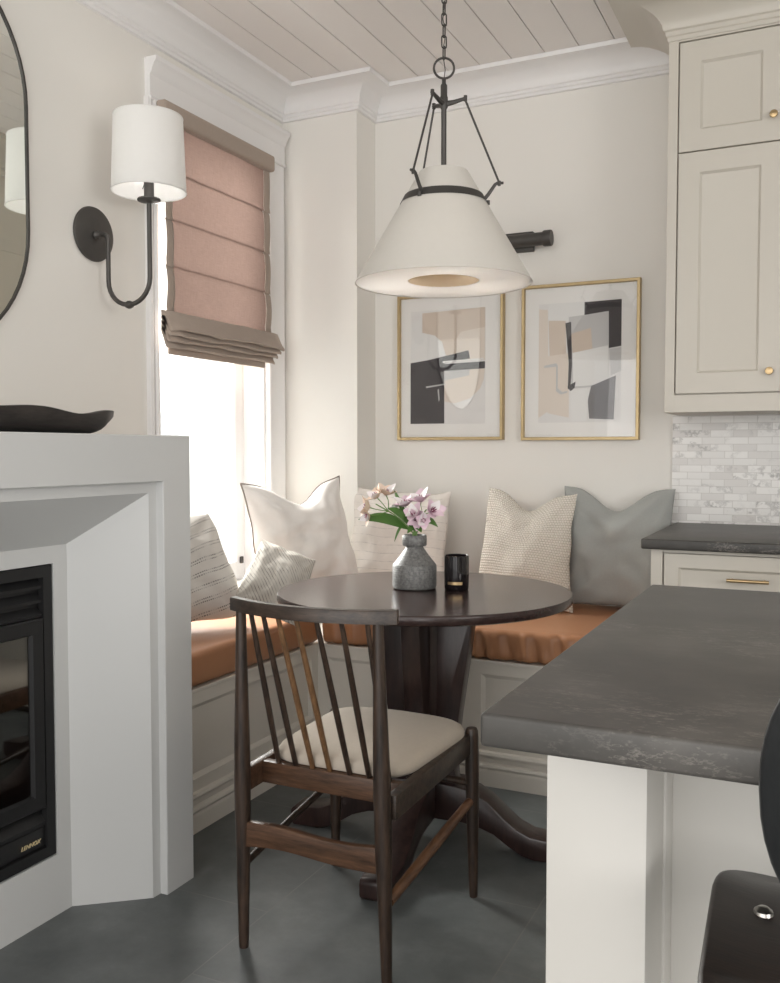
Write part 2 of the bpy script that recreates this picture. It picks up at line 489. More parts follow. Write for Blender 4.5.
def mitre_path(pts, prof, closed=False):
    """pts: plan points; room on the right-hand side of travel gets the profile offset"""
    rs = []; n = len(pts)
    for i, p in enumerate(pts):
        p = Vector(p)
        d0 = (p - Vector(pts[i - 1])).normalized() if i > 0 else None
        d1 = (Vector(pts[i + 1]) - p).normalized() if i < n - 1 else None
        n0 = Vector((d0.y, -d0.x)) if d0 else None; n1 = Vector((d1.y, -d1.x)) if d1 else None
        if n0 and n1:
            m = (n0 + n1); m = m / (1 + n0.dot(n1))
        else: m = n0 or n1
        rs.append([(p.x + m.x * o, p.y + m.y * o, z) for o, z in prof])
    return rs

# ------------------------------------------------------------------ measures of the room
XW, YW, YC, XC, ZC = -2.25, 3.78, 3.60, -1.873, 2.782      # left wall, back wall, corner pier, ceiling
WY0, WY1, WZ0, WZ1 = 2.71, 3.449, .62, 2.47               # window opening

# ---- shell
struct(MB().box(XW - .2, 3.2, -2.2, YW + .2, -.08, 0).build('floor', M['floor'], smooth=False), 'dark grey slate tile floor with thin pale joints', 'floor')
f = MB()
f.box(XW - .2, XW, -2.2, WY0, 0, ZC + .02).box(XW - .2, XW, WY1, YW + .2, 0, ZC + .02)
f.box(XW - .2, XW, WY0, WY1, 0, WZ0).box(XW - .2, XW, WY0, WY1, WZ1, ZC + .02)
struct(f.build('wall_left', M['wall'], smooth=False), 'warm white painted wall with the window', 'wall')
struct(MB().box(XW, 3.2, YW, YW + .2, 0, ZC + .02).build('wall_back', M['wall'], smooth=False), 'warm white painted wall behind the bench', 'wall')
struct(MB().box(3.0, 3.2, -2.2, YW, 0, ZC + .02).build('wall_added_right', M['wall'], smooth=False), 'unseen warm white wall added on the kitchen side to block light', 'wall')  # out-of-view wall added to cut the light coming from the right
struct(MB().box(XW, XC, YC, YW, .4535, ZC).build('wall_corner', M['wall'], smooth=False), 'boxed-out wall corner beside the window', 'wall')
# ceiling boards with open V-joints in front of a backing board
f = MB(); f.box(XW - .2, 3.2, -2.2, YW + .2, ZC + .012, ZC + .06, mi=1)
x = -2.295; W = .1376
while x < 3.2:
    f.box(x + .0018, x + W - .0018, -2.2, YW + .2, ZC, ZC + .013, .0012, seg=1); x += W
struct(f.build('ceiling', [M['ceil'], M['groove']], smooth=False), 'white tongue and groove board ceiling', 'ceiling')
# crown moulding
prof = [(0, 2.664), (.012, 2.666), (.014, 2.676), (.020, 2.680), (.020, 2.690), (.026, 2.695)]
prof += [(.026 + .092 * (1 - math.cos(t * PI / 2 / 8)) ** .9, 2.696 + .068 * math.sin(t * PI / 2 / 8) ** .9) for t in range(1, 9)]
prof += [(.127, 2.765), (.131, 2.781), (.0, 2.781)]
pts = [(XW, -2.1), (XW, YC), (XC, YC), (XC, YW), (-.540, YW)]
f = MB().rings(mitre_path(pts, prof), False)
struct(f.build('trim_1', M['trim'], angle=30), 'white crown moulding along the walls', 'moulding')

# ---- window
win = thing('window_1', 'tall white framed window behind the bench', 'window', (XW, (WY0 + WY1) / 2, WZ0)); win['kind'] = 'structure'
def LX(a, b, d): return (XW + d, a, b)          # left-wall plane: a = y, b = z, d = into the room
def casing(y0, y1, z0, z1):
    f = MB()
    prof = [(0, 0), (0, .020), (.012, .024), (.024, .018), (y1 - y0 - .02, .022), (y1 - y0 - .010, .028), (y1 - y0, .026), (y1 - y0, 0)]
    return f.prism(prof, lambda a, b, t: (XW + b, y0 + a, t), z0, z1)
casing(WY0 - .042, WY0, WZ0 - .02, WZ1).build('casing', M['trim'], win)
f = MB(); w = .132
prof = [(0, 0), (0, .026), (.010, .028), (.02, .022), (w - .024, .018), (w - .012, .024), (w, .020), (w, 0)]
f.prism(prof, lambda a, b, t: (XW + b, WY1 + a, t), WZ0 - .02, WZ1).build('casing', M['trim'], win)
hp = [(0, 2.462), (.028, 2.462), (.030, 2.47), (.024, 2.476), (.024, 2.55), (.030, 2.556), (.034, 2.57), (.046, 2.59), (.052, 2.595), (.054, 2.61), (0, 2.61)]
MB().prism(hp, lambda a, b, t: (XW + a, t, b), WY0 - .035, 3.582).build('header', M['trim'], win)
f = MB()
f.box(XW - .2, XW + .001, WY0 - .0, WY0 + .012, WZ0, WZ1).box(XW - .2, XW + .001, WY1 - .012, WY1, WZ0, WZ1)
f.box(XW - .2, XW + .001, WY0, WY1, WZ1 - .012, WZ1)
f.build('jamb', M['trim'], win)
MB().box(XW - .2, XW + .045, WY0 - .06, WY1 + .12, WZ0 - .022, WZ0 + .008, .004).build('window_sill', M['trim'], win)
f = MB(); sx0, sx1 = XW - .15, XW - .105
f.box(sx0, sx1, WY0 + .012, WY0 + .075, WZ0 + .008, WZ1 - .012, .005).box(sx0, sx1, WY1 - .078, WY1 - .012, WZ0 + .008, WZ1 - .012, .005)
f.box(sx0 + .001, sx1 - .001, WY0 + .07, WY1 - .07, WZ0 + .008, WZ0 + .09, .005).box(sx0 + .001, sx1 - .001, WY0 + .07, WY1 - .07, WZ1 - .08, WZ1 - .012, .005)
sash = f.build('sash', M['trim'], win)
MB().box(XW - .13, XW - .126, WY0 + .07, WY1 - .07, WZ0 + .08, WZ1 - .07).build('pane', M['glass'], sash, smooth=False)
MB().box(sx1, sx1 + .012, WY1 - .055, WY1 - .038, .70, .73, .003).build('latch', M['bronze'], sash)

# ---- neighbouring house seen through the window
h = thing('street_house', 'pale brick house seen bright through the window', 'house', (-6.5, 6.5, 0))
MB().box(-9.0, -6.5, 3.2, 9.8, -.5, 2.6).build('house_wall', M['house'], h, smooth=False)
MB().prism([(-6.3, 2.55), (-9.2, 2.55), (-7.75, 3.9)], lambda a, b, t: (a, t, b), 3.0, 10.0).build('house_roof', paint('pale grey shingles', (.6, .6, .6), .9), h, smooth=False)
f = MB().box(-6.52, -6.47, 7.3, 8.2, .7, 1.9); f.build('house_window', paint('pale house window', (.55, .56, .57), .3), h, smooth=False)

# ---- roman blind
bl = thing('roman_blind', 'dusty pink linen roman blind half raised in the window', 'blind', (XW + .04, 3.07, 2.44))
BY0, BY1, BX = 2.724, 3.418, XW + .042
brk = [2.402, 2.226, 2.052, 1.882, 1.715]
def blind_profile():
    P = []
    for k, (zt, zb) in enumerate(zip(brk, brk[1:])):
        n = 10
        bulge = .003 + .0022 * k
        for i in range(n + 1):
            t = i / n
            P.append((BX + bulge * math.sin(PI * t) ** .8 + (.006 if i == n else 0) - (.004 if i == 0 and k else 0), zt + (zb - zt) * t - (.006 if i == n else 0)))
    return P
P = blind_profile()
def sheet(y0, y1, P, ny, off=0.):
    return [[(x + off + .0015 * math.sin(y * 31 + z * 9), y, z) for x, z in P] for y in [y0 + (y1 - y0) * j / ny for j in range(ny + 1)]]
bw = .040
MB().rings(sheet(BY0 + bw, BY1 - bw, P, 24), False).build('fabric_panel', M['blind'], bl, angle=60)
for y0, y1 in ((BY0, BY0 + bw), (BY1 - bw, BY1)):
    b = MB().rings(sheet(y0, y1, P, 3, .001), False).build('border', M['taupe'], bl, angle=60)
    sm = b.modifiers.new('thick', 'SOLIDIFY'); sm.thickness = .003
MB().rbox((BX + .010, (BY0 + BY1) / 2 - .010, 2.428), (.022, (BY1 - BY0) / 2 + .020, .034), .012, (2, 10, 2)).build('headrail', M['taupe'], bl)
# stacked folds at the foot
for k in range(4):
    zt = 1.712 - .020 * k; zb = [1.632, 1.612, 1.594, 1.572][k]; xo = BX + [.078, .070, .060, .048][k]
    prof = [(BX + .004, zt), (BX + .03, zt - .006), (xo - .012, zb + .022), (xo, zb + .006), (xo - .002, zb), (xo - .012, zb + .001), (BX + .01, zt - .03), (BX + .004, zt - .02)]
    rs = []
    for j in range(25):
        y = BY0 - .028 + (BY1 - BY0 + .062 - .014 * k) * j / 24
        s_ = .003 * math.sin(j * .5 + k * 1.7) + .0015 * math.sin(j * 1.3 + k)
        edge = 1 if 0 < j < 24 else .7
        rs.append([(BX + (x - BX) * edge, y, z + s_ * (x - BX) / .07) for x, z in prof])
    MB().rings(rs, True, True, True).build('fold', M['taupe'], bl, angle=50)
MB().box(BX + .0, BX + .012, BY0 + .01, BY1 - .05, 1.553, 1.64, .003).build('hem_bar', M['taupe'], bl)

# ---- fireplace
YM = 1.27
def mir(y): return 2 * YM - y
fp = thing('fireplace', 'grey white fireplace with splayed surround and gas firebox', 'fireplace', (-1.9, YM, 0))
yo, zo, xf = 2.066, 1.24, -1.594
def U(y, z, x, zb=0.0): return [(x, y, zb), (x, y, z), (x, mir(y), z), (x, mir(y), zb)]
f = MB()
f.rings([U(yo, zo, XW + .002), U(yo, zo, xf - .003), U(yo - .003, zo - .003, xf), U(1.953, 1.119, xf), U(1.950, 1.117, xf - .002), U(1.949, 1.116, -1.616), U(1.920, 1.088, -1.618), U(1.792, .958, -1.781)], False)
iy, iz0, iz1 = 1.746, .158, .913
xb = -1.781
f.rings([[(xb, a, b) for a, b in rect(mir(1.792), 1.792, 0, .958)], [(xb, a, b) for a, b in rect(mir(iy), iy, iz0, iz1)], [(xb - .02, a, b) for a, b in rect(mir(iy), iy, iz0, iz1)]], True)
f.build('surround', M['fire'], fp, angle=20)
ins = thing('firebox', '', '', (-1.9, YM, 0)); del ins['label'], ins['category']
bpy.data.objects.remove(ins)
xi = xb - .006
f = MB()
panel_rings(f, lambda a, b, d: (xi + d, a, b), (mir(iy) + .002, iy - .002, iz0 + .002, iz1 - .002), [(0, 0), (.002, .004), (.030, .004), (.032, -.012)], -.02, fill=False)
fb = f.build('firebox', M['black'], fp)
f = MB().box(-2.22, xi - .18, mir(iy) + .03, iy - .03, iz0 + .03, iz1 - .03)
t = MB()
t.rings([[(-1.83, a, b) for a, b in rect(mir(iy) + .03, iy - .03, iz0 + .03, iz1 - .03)], [(-2.15, a, b) for a, b in rect(mir(iy) + .14, iy - .14, iz0 + .10, iz1 - .10)]], True, False, True)
t.build('liner', M['soot'], fb)
# louvres above and below the glass door
for z in (.868, .832, .796):
    MB().prism([(-.028, -.014), (.004, -.016), (.006, -.008), (-.022, .016)], lambda a, b, t_, z=z: (xi - .006 + a, t_, z + b), mir(iy) + .034, iy - .034).build('louver', M['black'], fb)
for z in (.268,):
    MB().prism([(-.028, -.014), (.004, -.022), (.006, -.012), (-.022, .022)], lambda a, b, t_, z=z: (xi - .006 + a, t_, z + b), mir(iy) + .034, iy - .034).build('louver', M['black'], fb)
MB().box(xi - .02, xi - .002, mir(iy) + .034, iy - .034, .192, .244, .004).build('control_panel', M['black'], fb)
f = MB()
dy0, dy1, dz0, dz1 = mir(1.712), 1.712, .292, .778
panel_rings(f, lambda a, b, d: (xi + d, a, b), (dy0, dy1, dz0, dz1), [(0, .002), (.004, .006), (.036, .006), (.042, -.006)], -.02, fill=False)
door = f.build('glass_door', M['black'], fb)
MB().box(xi - .008, xi - .004, dy0 + .038, dy1 - .038, dz0 + .038, dz1 - .038).build('pane', M['fire_glass'], door, smooth=False)
def logm(y0, y1, x0, x1, z0, z1, r):
    n = 8; pts = [(x0 + (x1 - x0) * i / n, y0 + (y1 - y0) * i / n, z0 + (z1 - z0) * i / n + .008 * math.sin(i * 1.7)) for i in range(n + 1)]
    return MB().tube(pts, [r * (1 + .14 * math.sin(i * 2.3)) for i in range(n + 1)], 9)
logm(1.0, 1.625, -1.93, -1.89, .36, .40, .036).build('log', M['log'], fb)
logm(.95, 1.45, -2.0, -2.02, .37, .38, .045).build('log', M['log'], fb)
logm(1.15, 1.50, -1.92, -2.02, .43, .47, .032).build('log', M['log'], fb)
MB().box(-2.10, -1.85, mir(1.60), 1.60, .29, .325, .01).build('grate', M['soot'], fb)
# gold script badge
cu = bpy.data.curves.new('badge', 'FONT'); cu.body = 'LENNOX'; cu.size = .0148; cu.shear = .35; cu.extrude = .0012; cu.space_character = 1.02
cu.align_x = 'CENTER'
to = bpy.data.objects.new('badge_tmp', cu); COL.objects.link(to)
bpy.context.view_layer.update()
me = bpy.data.meshes.new_from_object(to.evaluated_get(bpy.context.evaluated_depsgraph_get()))
bpy.data.objects.remove(to)
bm = bmesh.new(); bm.from_mesh(me); bpy.data.meshes.remove(me)
bm.transform(Matrix.Translation((xi + .0005, 1.662, .208)) @ Matrix.Rotation(R(90), 4, 'Z') @ Matrix.Rotation(R(90), 4, 'X'))
mb = MB(); mb.bm.free(); mb.bm = bm
bg = mb.build('badge', M['badge'], fb, smooth=False); bg['label'] = 'small gold letter badge'

# ---- bowl on the mantel: a long carved trough
f = MB(); rs_o, rs_i = [], []
yc_, L2, n = 1.60, .378, 60
prof_out = []
def bowl_sec(y, scale, zb, wid, top):
    pts = []
    for i in range(13):
        a = PI * i / 12
        pts.append((-1.86 - wid * math.cos(a) , y, 0))
    return pts
rings_ = []
for i in range(n + 1):
    t = -1 + 2 * i / n; y = yc_ + L2 * t; e = abs(t)
    wid = .100 * (1 - e ** 5) ** .5 + .045
    top = 1.305 + .003 * math.sin(t * 9.1 + .6) - .0095 * math.exp(-((t - .52) / .22) ** 2) - .004 * max(0, e - .93) / .07
    depth = .066 * (1 - .74 * max(0, (e - .78) / .22))
    zb = top - depth if e > .8 else 1.2405
    zb = max(zb, 1.2405)
    outer = []
    for k in range(15):
        a = PI * k / 14; c, s_ = -math.cos(a), math.sin(a)
        outer.append((-1.86 + wid * c, y, top - (top - zb) * min(1, s_ ** .55)))
    inner = []
    for k in range(15):
        a = PI * (14 - k) / 14; c, s_ = -math.cos(a), math.sin(a)
        inner.append((-1.86 + max(wid - .014, .003) * c, y, top + .001 - (top - zb) * .72 * s_ ** .7))
    rings_.append(outer + inner)
f.rings(rings_, True, True, True)
tag(f.build('dough_bowl', M['bowlwood'], angle=50), 'long dark carved wooden bowl on the mantel', 'bowl')

# ---- mirror
mr = thing('mirror', 'tall rounded mirror with thin dark frame above the mantel', 'mirror', (XW, 1.737, 1.45))
def stadium(cy, r, z0, z1, x, n=28):
    p = [(x, cy + r * math.cos(PI * i / n), z1 + r * math.sin(PI * i / n)) for i in range(n + 1)]
    return p + [(x, cy - r * math.cos(PI * i / n), z0 - r * math.sin(PI * i / n)) for i in range(n + 1)]
cy, rr = 1.722, .40
f = MB(); f.rings([stadium(cy, rr - .006, 1.872, 2.25, XW + .004), stadium(cy, rr - .006, 1.872, 2.25, XW + .008)], True, True, True)
f.build('mirror_glass', M['mirror'], mr, smooth=False)
f = MB(); f.rings([stadium(cy, r_, 1.872, 2.25, XW + x_) for r_, x_ in ((rr - .007, .001), (rr - .007, .013), (rr, .013), (rr, .001), (rr - .007, .001))], True)
f.build('mirror_frame', M['bronze'], mr)

# ---- wall sconce
SY, SZ = 2.402, 1.924
sc_ = thing('wall_sconce', 'dark wall sconce with white drum shade beside the window', 'wall lamp', (XW, SY, SZ))
rx = Matrix.Rotation(R(90), 4, 'Y')
MB().lathe([(.001, .0), (.089, .0), (.091, .004), (.089, .010), (.082, .013), (.001, .014)], (XW + .0005, SY, SZ), 48, rx).build('backplate', M['bronze'], sc_)
MB().lathe([(.001, 0), (.016, 0), (.016, .01), (.011, .016), (.009, .03), (.001, .03)], (XW + .012, SY, SZ - .004), 20, rx).build('hub', M['bronze'], sc_)
pts = [(XW + .02, SZ - .004), (XW + .038, SZ - .004)]
pts += [(XW + .046 + .022 * math.sin(R(a)), SZ - .026 + .022 * math.cos(R(a))) for a in range(0, 91, 15)]
x0_, x1_ = XW + .068, -2.008; rU = (x1_ - x0_) / 2
pts += [(x0_, 1.86), (x0_, 1.80)] + [((x0_ + x1_) / 2 - rU * math.cos(R(a)), 1.762 - rU * .95 * math.sin(R(a))) for a in range(0, 181, 12)] + [(x1_, 1.82), (x1_, 1.92), (x1_, 2.006)]
MB().tube([(x, SY, z) for x, z in pts], .0078, 12).build('arm', M['bronze'], sc_)
MB().lathe([(.001, -.014), (.010, -.012), (.0135, -.003), (.0135, .003), (.010, .012), (.001, .014)], ((x0_ + x1_) / 2, SY, 1.762 - rU * .95), 16, rx).build('knuckle', M['bronze'], sc_)
MB().lathe([(.001, 2.000), (.012, 2.000), (.036, 2.006), (.038, 2.010), (.036, 2.014), (.016, 2.016), (.0155, 2.10), (.001, 2.10)], (x1_, SY, 0), 28).build('candle_cup', M['bronze'], sc_)
f = MB().lathe([(.119, 2.034), (.110, 2.275), (.1085, 2.275), (.1175, 2.034), (.119, 2.034)], (x1_, SY, 0), 56, cap0=False, cap1=False)
sh = f.build('lamp_shade', M['shade'], sc_)
for r_, z_ in ((.1185, 2.037), (.1095, 2.273)):
    MB().tube([(x1_ + r_ * math.cos(a * PI / 28), SY + r_ * math.sin(a * PI / 28), z_) for a in range(56)], .0022, 6, True).build('shade_rim', M['shade'], sh)
f = MB()
for a in (20, 140, 260): f.tube([(x1_ + .012 * math.cos(R(a)), SY + .012 * math.sin(R(a)), 2.10), (x1_ + .115 * math.cos(R(a)), SY + .115 * math.sin(R(a)), 2.075)], .0014, 6)
f.build('shade_spider', M['bronze'], sh)

# ---- pendant
PX, PY = -1.060, 2.60
pd = thing('pendant_lamp', 'cone pendant lamp with off-white shade hung by chain over the table', 'pendant lamp', (PX, PY, 1.715))
c0 = (PX, PY, 0)
MB().lathe([(.266, 1.700), (.126, 1.940), (.073, 2.030), (.071, 2.030), (.124, 1.940), (.264, 1.700), (.266, 1.700)], c0, 72, cap0=False, cap1=False).build('lamp_shade', M['shade2'], pd)
MB().lathe([(.071, 2.027), (.0718, 2.031), (.012, 2.031), (.012, 2.026), (.071, 2.027)], c0, 48, cap0=False, cap1=False).build('shade_top', M['shade2'], pd)
MB().lathe([(.1275, 1.938), (.131, 1.935), (.1185, 1.959), (.1155, 1.960)], c0, 72, cap0=False, cap1=False).build('shade_band', M['bronze'], pd)
MB().lathe([(.2635, 1.702), (.107, 1.708), (.107, 1.711), (.2635, 1.706)], c0, 72, cap0=False, cap1=False).build('diffuser', M['diff'], pd)
MB().lathe([(.107, 1.710), (.104, 1.79), (.10, 1.86), (.001, 1.87)], c0, 48, cap0=False, cap1=False).build('inner_cylinder', M['tan'], pd)
MB().lathe([(.008, 2.02), (.008, 2.215), (.012, 2.222), (.012, 2.25), (.010, 2.255), (.010, 2.285), (.006, 2.292), (.006, 2.303), (.001, 2.305)], c0, 20).build('stem', M['bronze'], pd)
def ph(deg, r, z):
    a = R(25.46 - 0 + deg)
    return (PX + r * math.cos(a), PY + r * math.sin(a), z)
for deg in (-5, 115, 235):
    f = MB().tube([ph(deg, .008, 2.232), ph(deg, .03, 2.236), ph(deg, .064, 2.246), ph(deg, .068, 2.246)], [.009, .007, .005, .005], 8)
    f.lathe([(.001, -.009), (.0055, -.008), (.0055, .008), (.001, .009)], ph(deg, .064, 2.246), 10)
    f.build('hub_arm', M['bronze'], pd)
    MB().tube([ph(deg, .064, 2.24), ph(deg, .165, 1.996)], .0033, 8).build('rod', M['bronze'], pd)
    f = MB().tube([ph(deg, .122, 1.950), ph(deg, .132, 1.961), ph(deg, .153, 1.991), ph(deg, .160, 1.995), ph(deg, .178, 1.995)], [.006, .0055, .005, .005, .004], 8)
    f.lathe([(.001, -.007), (.005, -.007), (.005, .007), (.001, .007)], ph(deg, .165, 1.994), 10)
    f.lathe([(.001, -.006), (.006, -.006), (.006, .006), (.001, .006)], ph(deg, .132, 1.938), 10)
    f.build('bracket', M['bronze'], pd)
ar = R(25.46)
f = MB().tube([(PX + .030 * math.cos(ar) * math.cos(R(a)), PY + .030 * math.sin(ar) * math.cos(R(a)), 2.336 + .030 * math.sin(R(a))) for a in range(0, 360, 10)], .0034, 8, True)
f.build('ring', M['bronze'], pd)
z = 2.366; k = 0
while z < 2.75:
    da = ar + (R(20) if k % 2 else R(110))
    p = []
    for a in range(0, 360, 20):
        u, w_ = .0075 * math.cos(R(a)), .0085 * math.sin(R(a)) + (.0105 if math.sin(R(a)) > 0 else -.0105)
        p.append((PX + u * math.cos(da), PY + u * math.sin(da), z + .014 + w_))
    MB().tube(p, .0022, 6, True).build('chain_link', M['bronze'], pd)
    z += .0325; k += 1
MB().lathe([(.001, 2.738), (.012, 2.738), (.03, 2.75), (.062, 2.765), (.064, 2.781), (.001, 2.781)], c0, 40).build('canopy', M['bronze'], pd)
MB().tube([(PX + .004 * math.sin(z_ * 60), PY, z_) for z_ in [2.30 + .03 * i for i in range(16)]], .0014, 6).build('cord', M['bronze'], pd)

# ---- pictures
YP = YW
def BKf(a, b, d): return (a, YP - d, b)
def picture(x0, x1, z0, z1, label, shapes, art):
    r = thing('framed_print', label, 'picture', ((x0 + x1) / 2, YP, z0), 'framed abstract prints above the bench')
    f = MB()
    panel_rings(f, BKf, (x0, x1, z0, z1), [(0, .030), (.0015, .032), (.0115, .032), (.0130, .030), (.0135, .012)], .001, fill=False)
    f.build('frame', M['gold'], r)
    i = .013
    MB().box(x0 + i, x1 - i, YP - .016, YP - .004, z0 + i, z1 - i).build('mat', M['mat'], r, smooth=False)
    ax0, ax1, az0, az1 = art
    f = MB().box(ax0, ax1, YP - .0165, YP - .0155, az0, az1, mi=0)
    for n_, (mi, poly) in enumerate(shapes):
        P_ = [(ax0 + u * (ax1 - ax0), az1 - v * (az1 - az0)) for u, v in poly]
        f.prism(P_, lambda a, b, t_: (a, YP - t_, b), .0160, .0167 + .0002 * n_, mi=mi)
    f.build('print', [M['paper'], M['p_beige'], M['p_cream'], M['p_dark'], M['p_mid'], M['p_grey'], M['p_light']], r, smooth=False)
    MB().box(x0 + i, x1 - i, YP - .0215, YP - .0205, z0 + i, z1 - i).build('glass', M['pic_glass'], r, smooth=False)
def curve_poly(pts): return pts
A1 = [
 (1, [(.16, .02), (.995, .0), (.995, .45), (.50, .44), (.48, .40), (.43, .28), (.33, .22), (.16, .19)]),
 (2, [(.60, .28), (.68, .20), (.995, .17), (.995, .44), (.62, .44)]),
 (6, [(.0, .10), (.15, .06), (.16, .19), (.33, .22), (.42, .28), (.46, .40), (.3, .43), (.0, .46)]),
 (2, [(.45, .54), (.995, .52), (.98, .62), (.93, .70), (.80, .78), (.60, .82), (.45, .80)]),
 (5, [(.50, .53), (.80, .52), (.79, .58), (.46, .62), (.45, .54)]),
 (3, [(.0, .455), (.46, .415), (.46, .995), (.0, .995)]),
 (3, [(.20, .44), (.78, .365), (.80, .435), (.45, .47)]),
 (3, [(.44, .475), (.995, .465), (.995, .525), (.46, .535)]),
 (6, [(.44, .448), (.98, .435), (.98, .445), (.44, .466)]),
 (5, [(.21, .665), (.48, .645), (.48, .655), (.22, .68)]),
 (5, [(.37, .70), (.39, .69), (.40, .79), (.385, .80)]),
]
A2 = [
 (2, [(.0, .04), (.11, .05), (.13, .90), (.0, .96)]),
 (1, [(.12, .14), (.33, .11), (.34, .46), (.14, .50)]),
 (2, [(.11, .44), (.37, .42), (.38, .96), (.12, .92)]),
 (6, [(.12, .0), (.56, .0), (.56, .16), (.12, .14)]),
 (3, [(.56, .005), (1.0, .0), (1.0, .38), (.80, .40), (.70, .30), (.56, .20)]),
 (5, [(.37, .12), (.58, .11), (.85, .09), (.86, .70), (.40, .72)]),
 (1, [(.40, .26), (.64, .22), (.66, .40), (.42, .42)]),
 (6, [(.42, .42), (.85, .37), (.86, .69), (.43, .70)]),
 (3, [(.33, .17), (.40, .16), (.415, .52), (.395, .72), (.365, .72), (.375, .50)]),
 (3, [(.36, .70), (.46, .66), (.45, .71), (.40, .74)]),
 (4, [(.65, .70), (.94, .62), (.92, .98), (.63, .97), (.61, .82)]),
 (5, [(.86, .40), (1.0, .39), (1.0, .58), (.88, .62)]),
 (6, [(.4, .735), (.62, .72), (.60, .99), (.42, .99)]),
 (5, [(.07, .52), (.22, .50), (.24, .52), (.24, .71), (.30, .745), (.36, .735), (.36, .75), (.28, .765), (.22, .735), (.22, .53), (.07, .535)]),
]
picture(-1.750, -1.257, 1.245, 1.882, 'gold framed abstract print with black block at lower left', A1, (-1.690, -1.340, 1.315, 1.812))
picture(-1.177, -.690, 1.242, 1.884, 'gold framed abstract print with pale grey rectangles', A2, (-1.105, -.765, 1.315, 1.805))

# ---- picture light
pl = thing('picture_light', 'dark bronze cylinder picture light on wall behind pendant', 'wall lamp', (-1.22, YW, 2.066))
MB().box(-1.31, -1.130, YW - .028, YW - .0005, 2.028, 2.108, .003).build('backplate', M['bronze'], pl)
ry = Matrix.Rotation(R(90), 4, 'Y')
MB().lathe([(.001, 0), (.0265, 0), (.0265, .32), (.001, .32)], (-1.382, YW - .058, 2.066), 32, ry).build('tube', M['bronze'], pl)
for x in (-1.402, -1.076):
    MB().lathe([(.001, 0), (.031, 0), (.0325, .004), (.0325, .03), (.031, .034), (.001, .034)], (x, YW - .058, 2.066), 32, ry).build('end_cap', M['bronze'], pl)

# ---- upper cabinet
CX0, CX1, CYF = -.540, 1.3, 3.42
uc = thing('wall_cabinet', 'tall cream wall cabinet with brass knobs above tiled backsplash', 'cabinet', (.3, YW, 1.335))
f = MB().box(CX0, CX1, CYF + .02, YW - .001, 1.335, 2.74)
f.box(CX0, -.507, CYF, CYF + .021, 1.335, 2.70, .001).box(CX0 + .001, CX1, CYF + .0002, CYF + .021, 1.335, 1.396, .001).box(CX0 + .001, CX1, CYF + .0002, CYF + .021, 2.629, 2.74, .001)
f.build('body', M['cream'], uc, smooth=False)
def CF(a, b, d): return (a, CYF - d, b)
def shaker(fn, x0, x1, z0, z1, stile, name, mat, parent):
    f = MB()
    panel_rings(f, fn, (x0, x1, z0, z1), [(0, -.001), (.0012, 0), (stile - .001, 0), (stile, -.0015), (stile + .007, -.0085), (stile + .012, -.0095)], -.018)
    return f.build(name, mat, parent, angle=20)
def knob(x, y, z, parent):
    m = Matrix.Rotation(R(90), 4, 'X')
    MB().lathe([(.001, 0), (.006, 0), (.005, .010), (.0065, .015), (.0125, .019), (.0135, .024), (.012, .028), (.001, .030)], (x, y, z), 24, m).build('knob', M['brass'], parent)
def SF(a, b, d): return (CX0 - d - .0, a, b)
for z0_, z1_ in ((1.40, 2.242), (2.247, 2.617)): 
    f = MB(); panel_rings(f, SF, (CYF + .03, YW - .02, z0_, z1_), [(0, -.0005), (.001, .003), (.06, .003), (.068, .0005)], None); f.build('side_panel', M['cream'], uc, angle=20)
dx = -.502
for i in range(3):
    x0, x1 = dx + i * .347, dx + i * .347 + .343
    kx = x1 - .034 if i % 2 == 0 else x0 + .034
    d = shaker(CF, x0, x1, 2.247, 2.624, .072, 'door', M['cream'], uc); knob(kx, CYF, 2.328, d)
    d = shaker(CF, x0, x1, 1.401, 2.242, .072, 'door', M['cream'], uc); knob(kx, CYF, 1.470, d)
prof = [(0, 2.634), (.004, 2.636), (.005, 2.648), (.010, 2.652), (.011, 2.666), (.018, 2.670)]
prof += [(.018 + .165 * (1 - math.cos(t * PI / 2 / 8)), 2.670 + .088 * math.sin(t * PI / 2 / 8)) for t in range(1, 9)]
prof += [(.186, 2.758), (.188, 2.780), (0, 2.780)]
# travel with the room on the right-hand side: from the wall along the end, then along the front
rs = []
for o, z_ in prof: pass
cp = [(CX0, YW - .002), (CX0, CYF), (CX1, CYF)]
ring_list = []
for (px, py), (mx, my) in zip(cp, ((-1, 0), (-1, -1), (0, -1))):
    ring_list.append([(px + mx * o, py + my * o, z_) for o, z_ in prof])
MB().rings(ring_list, False).build('cornice', M['cream'], uc, angle=30)

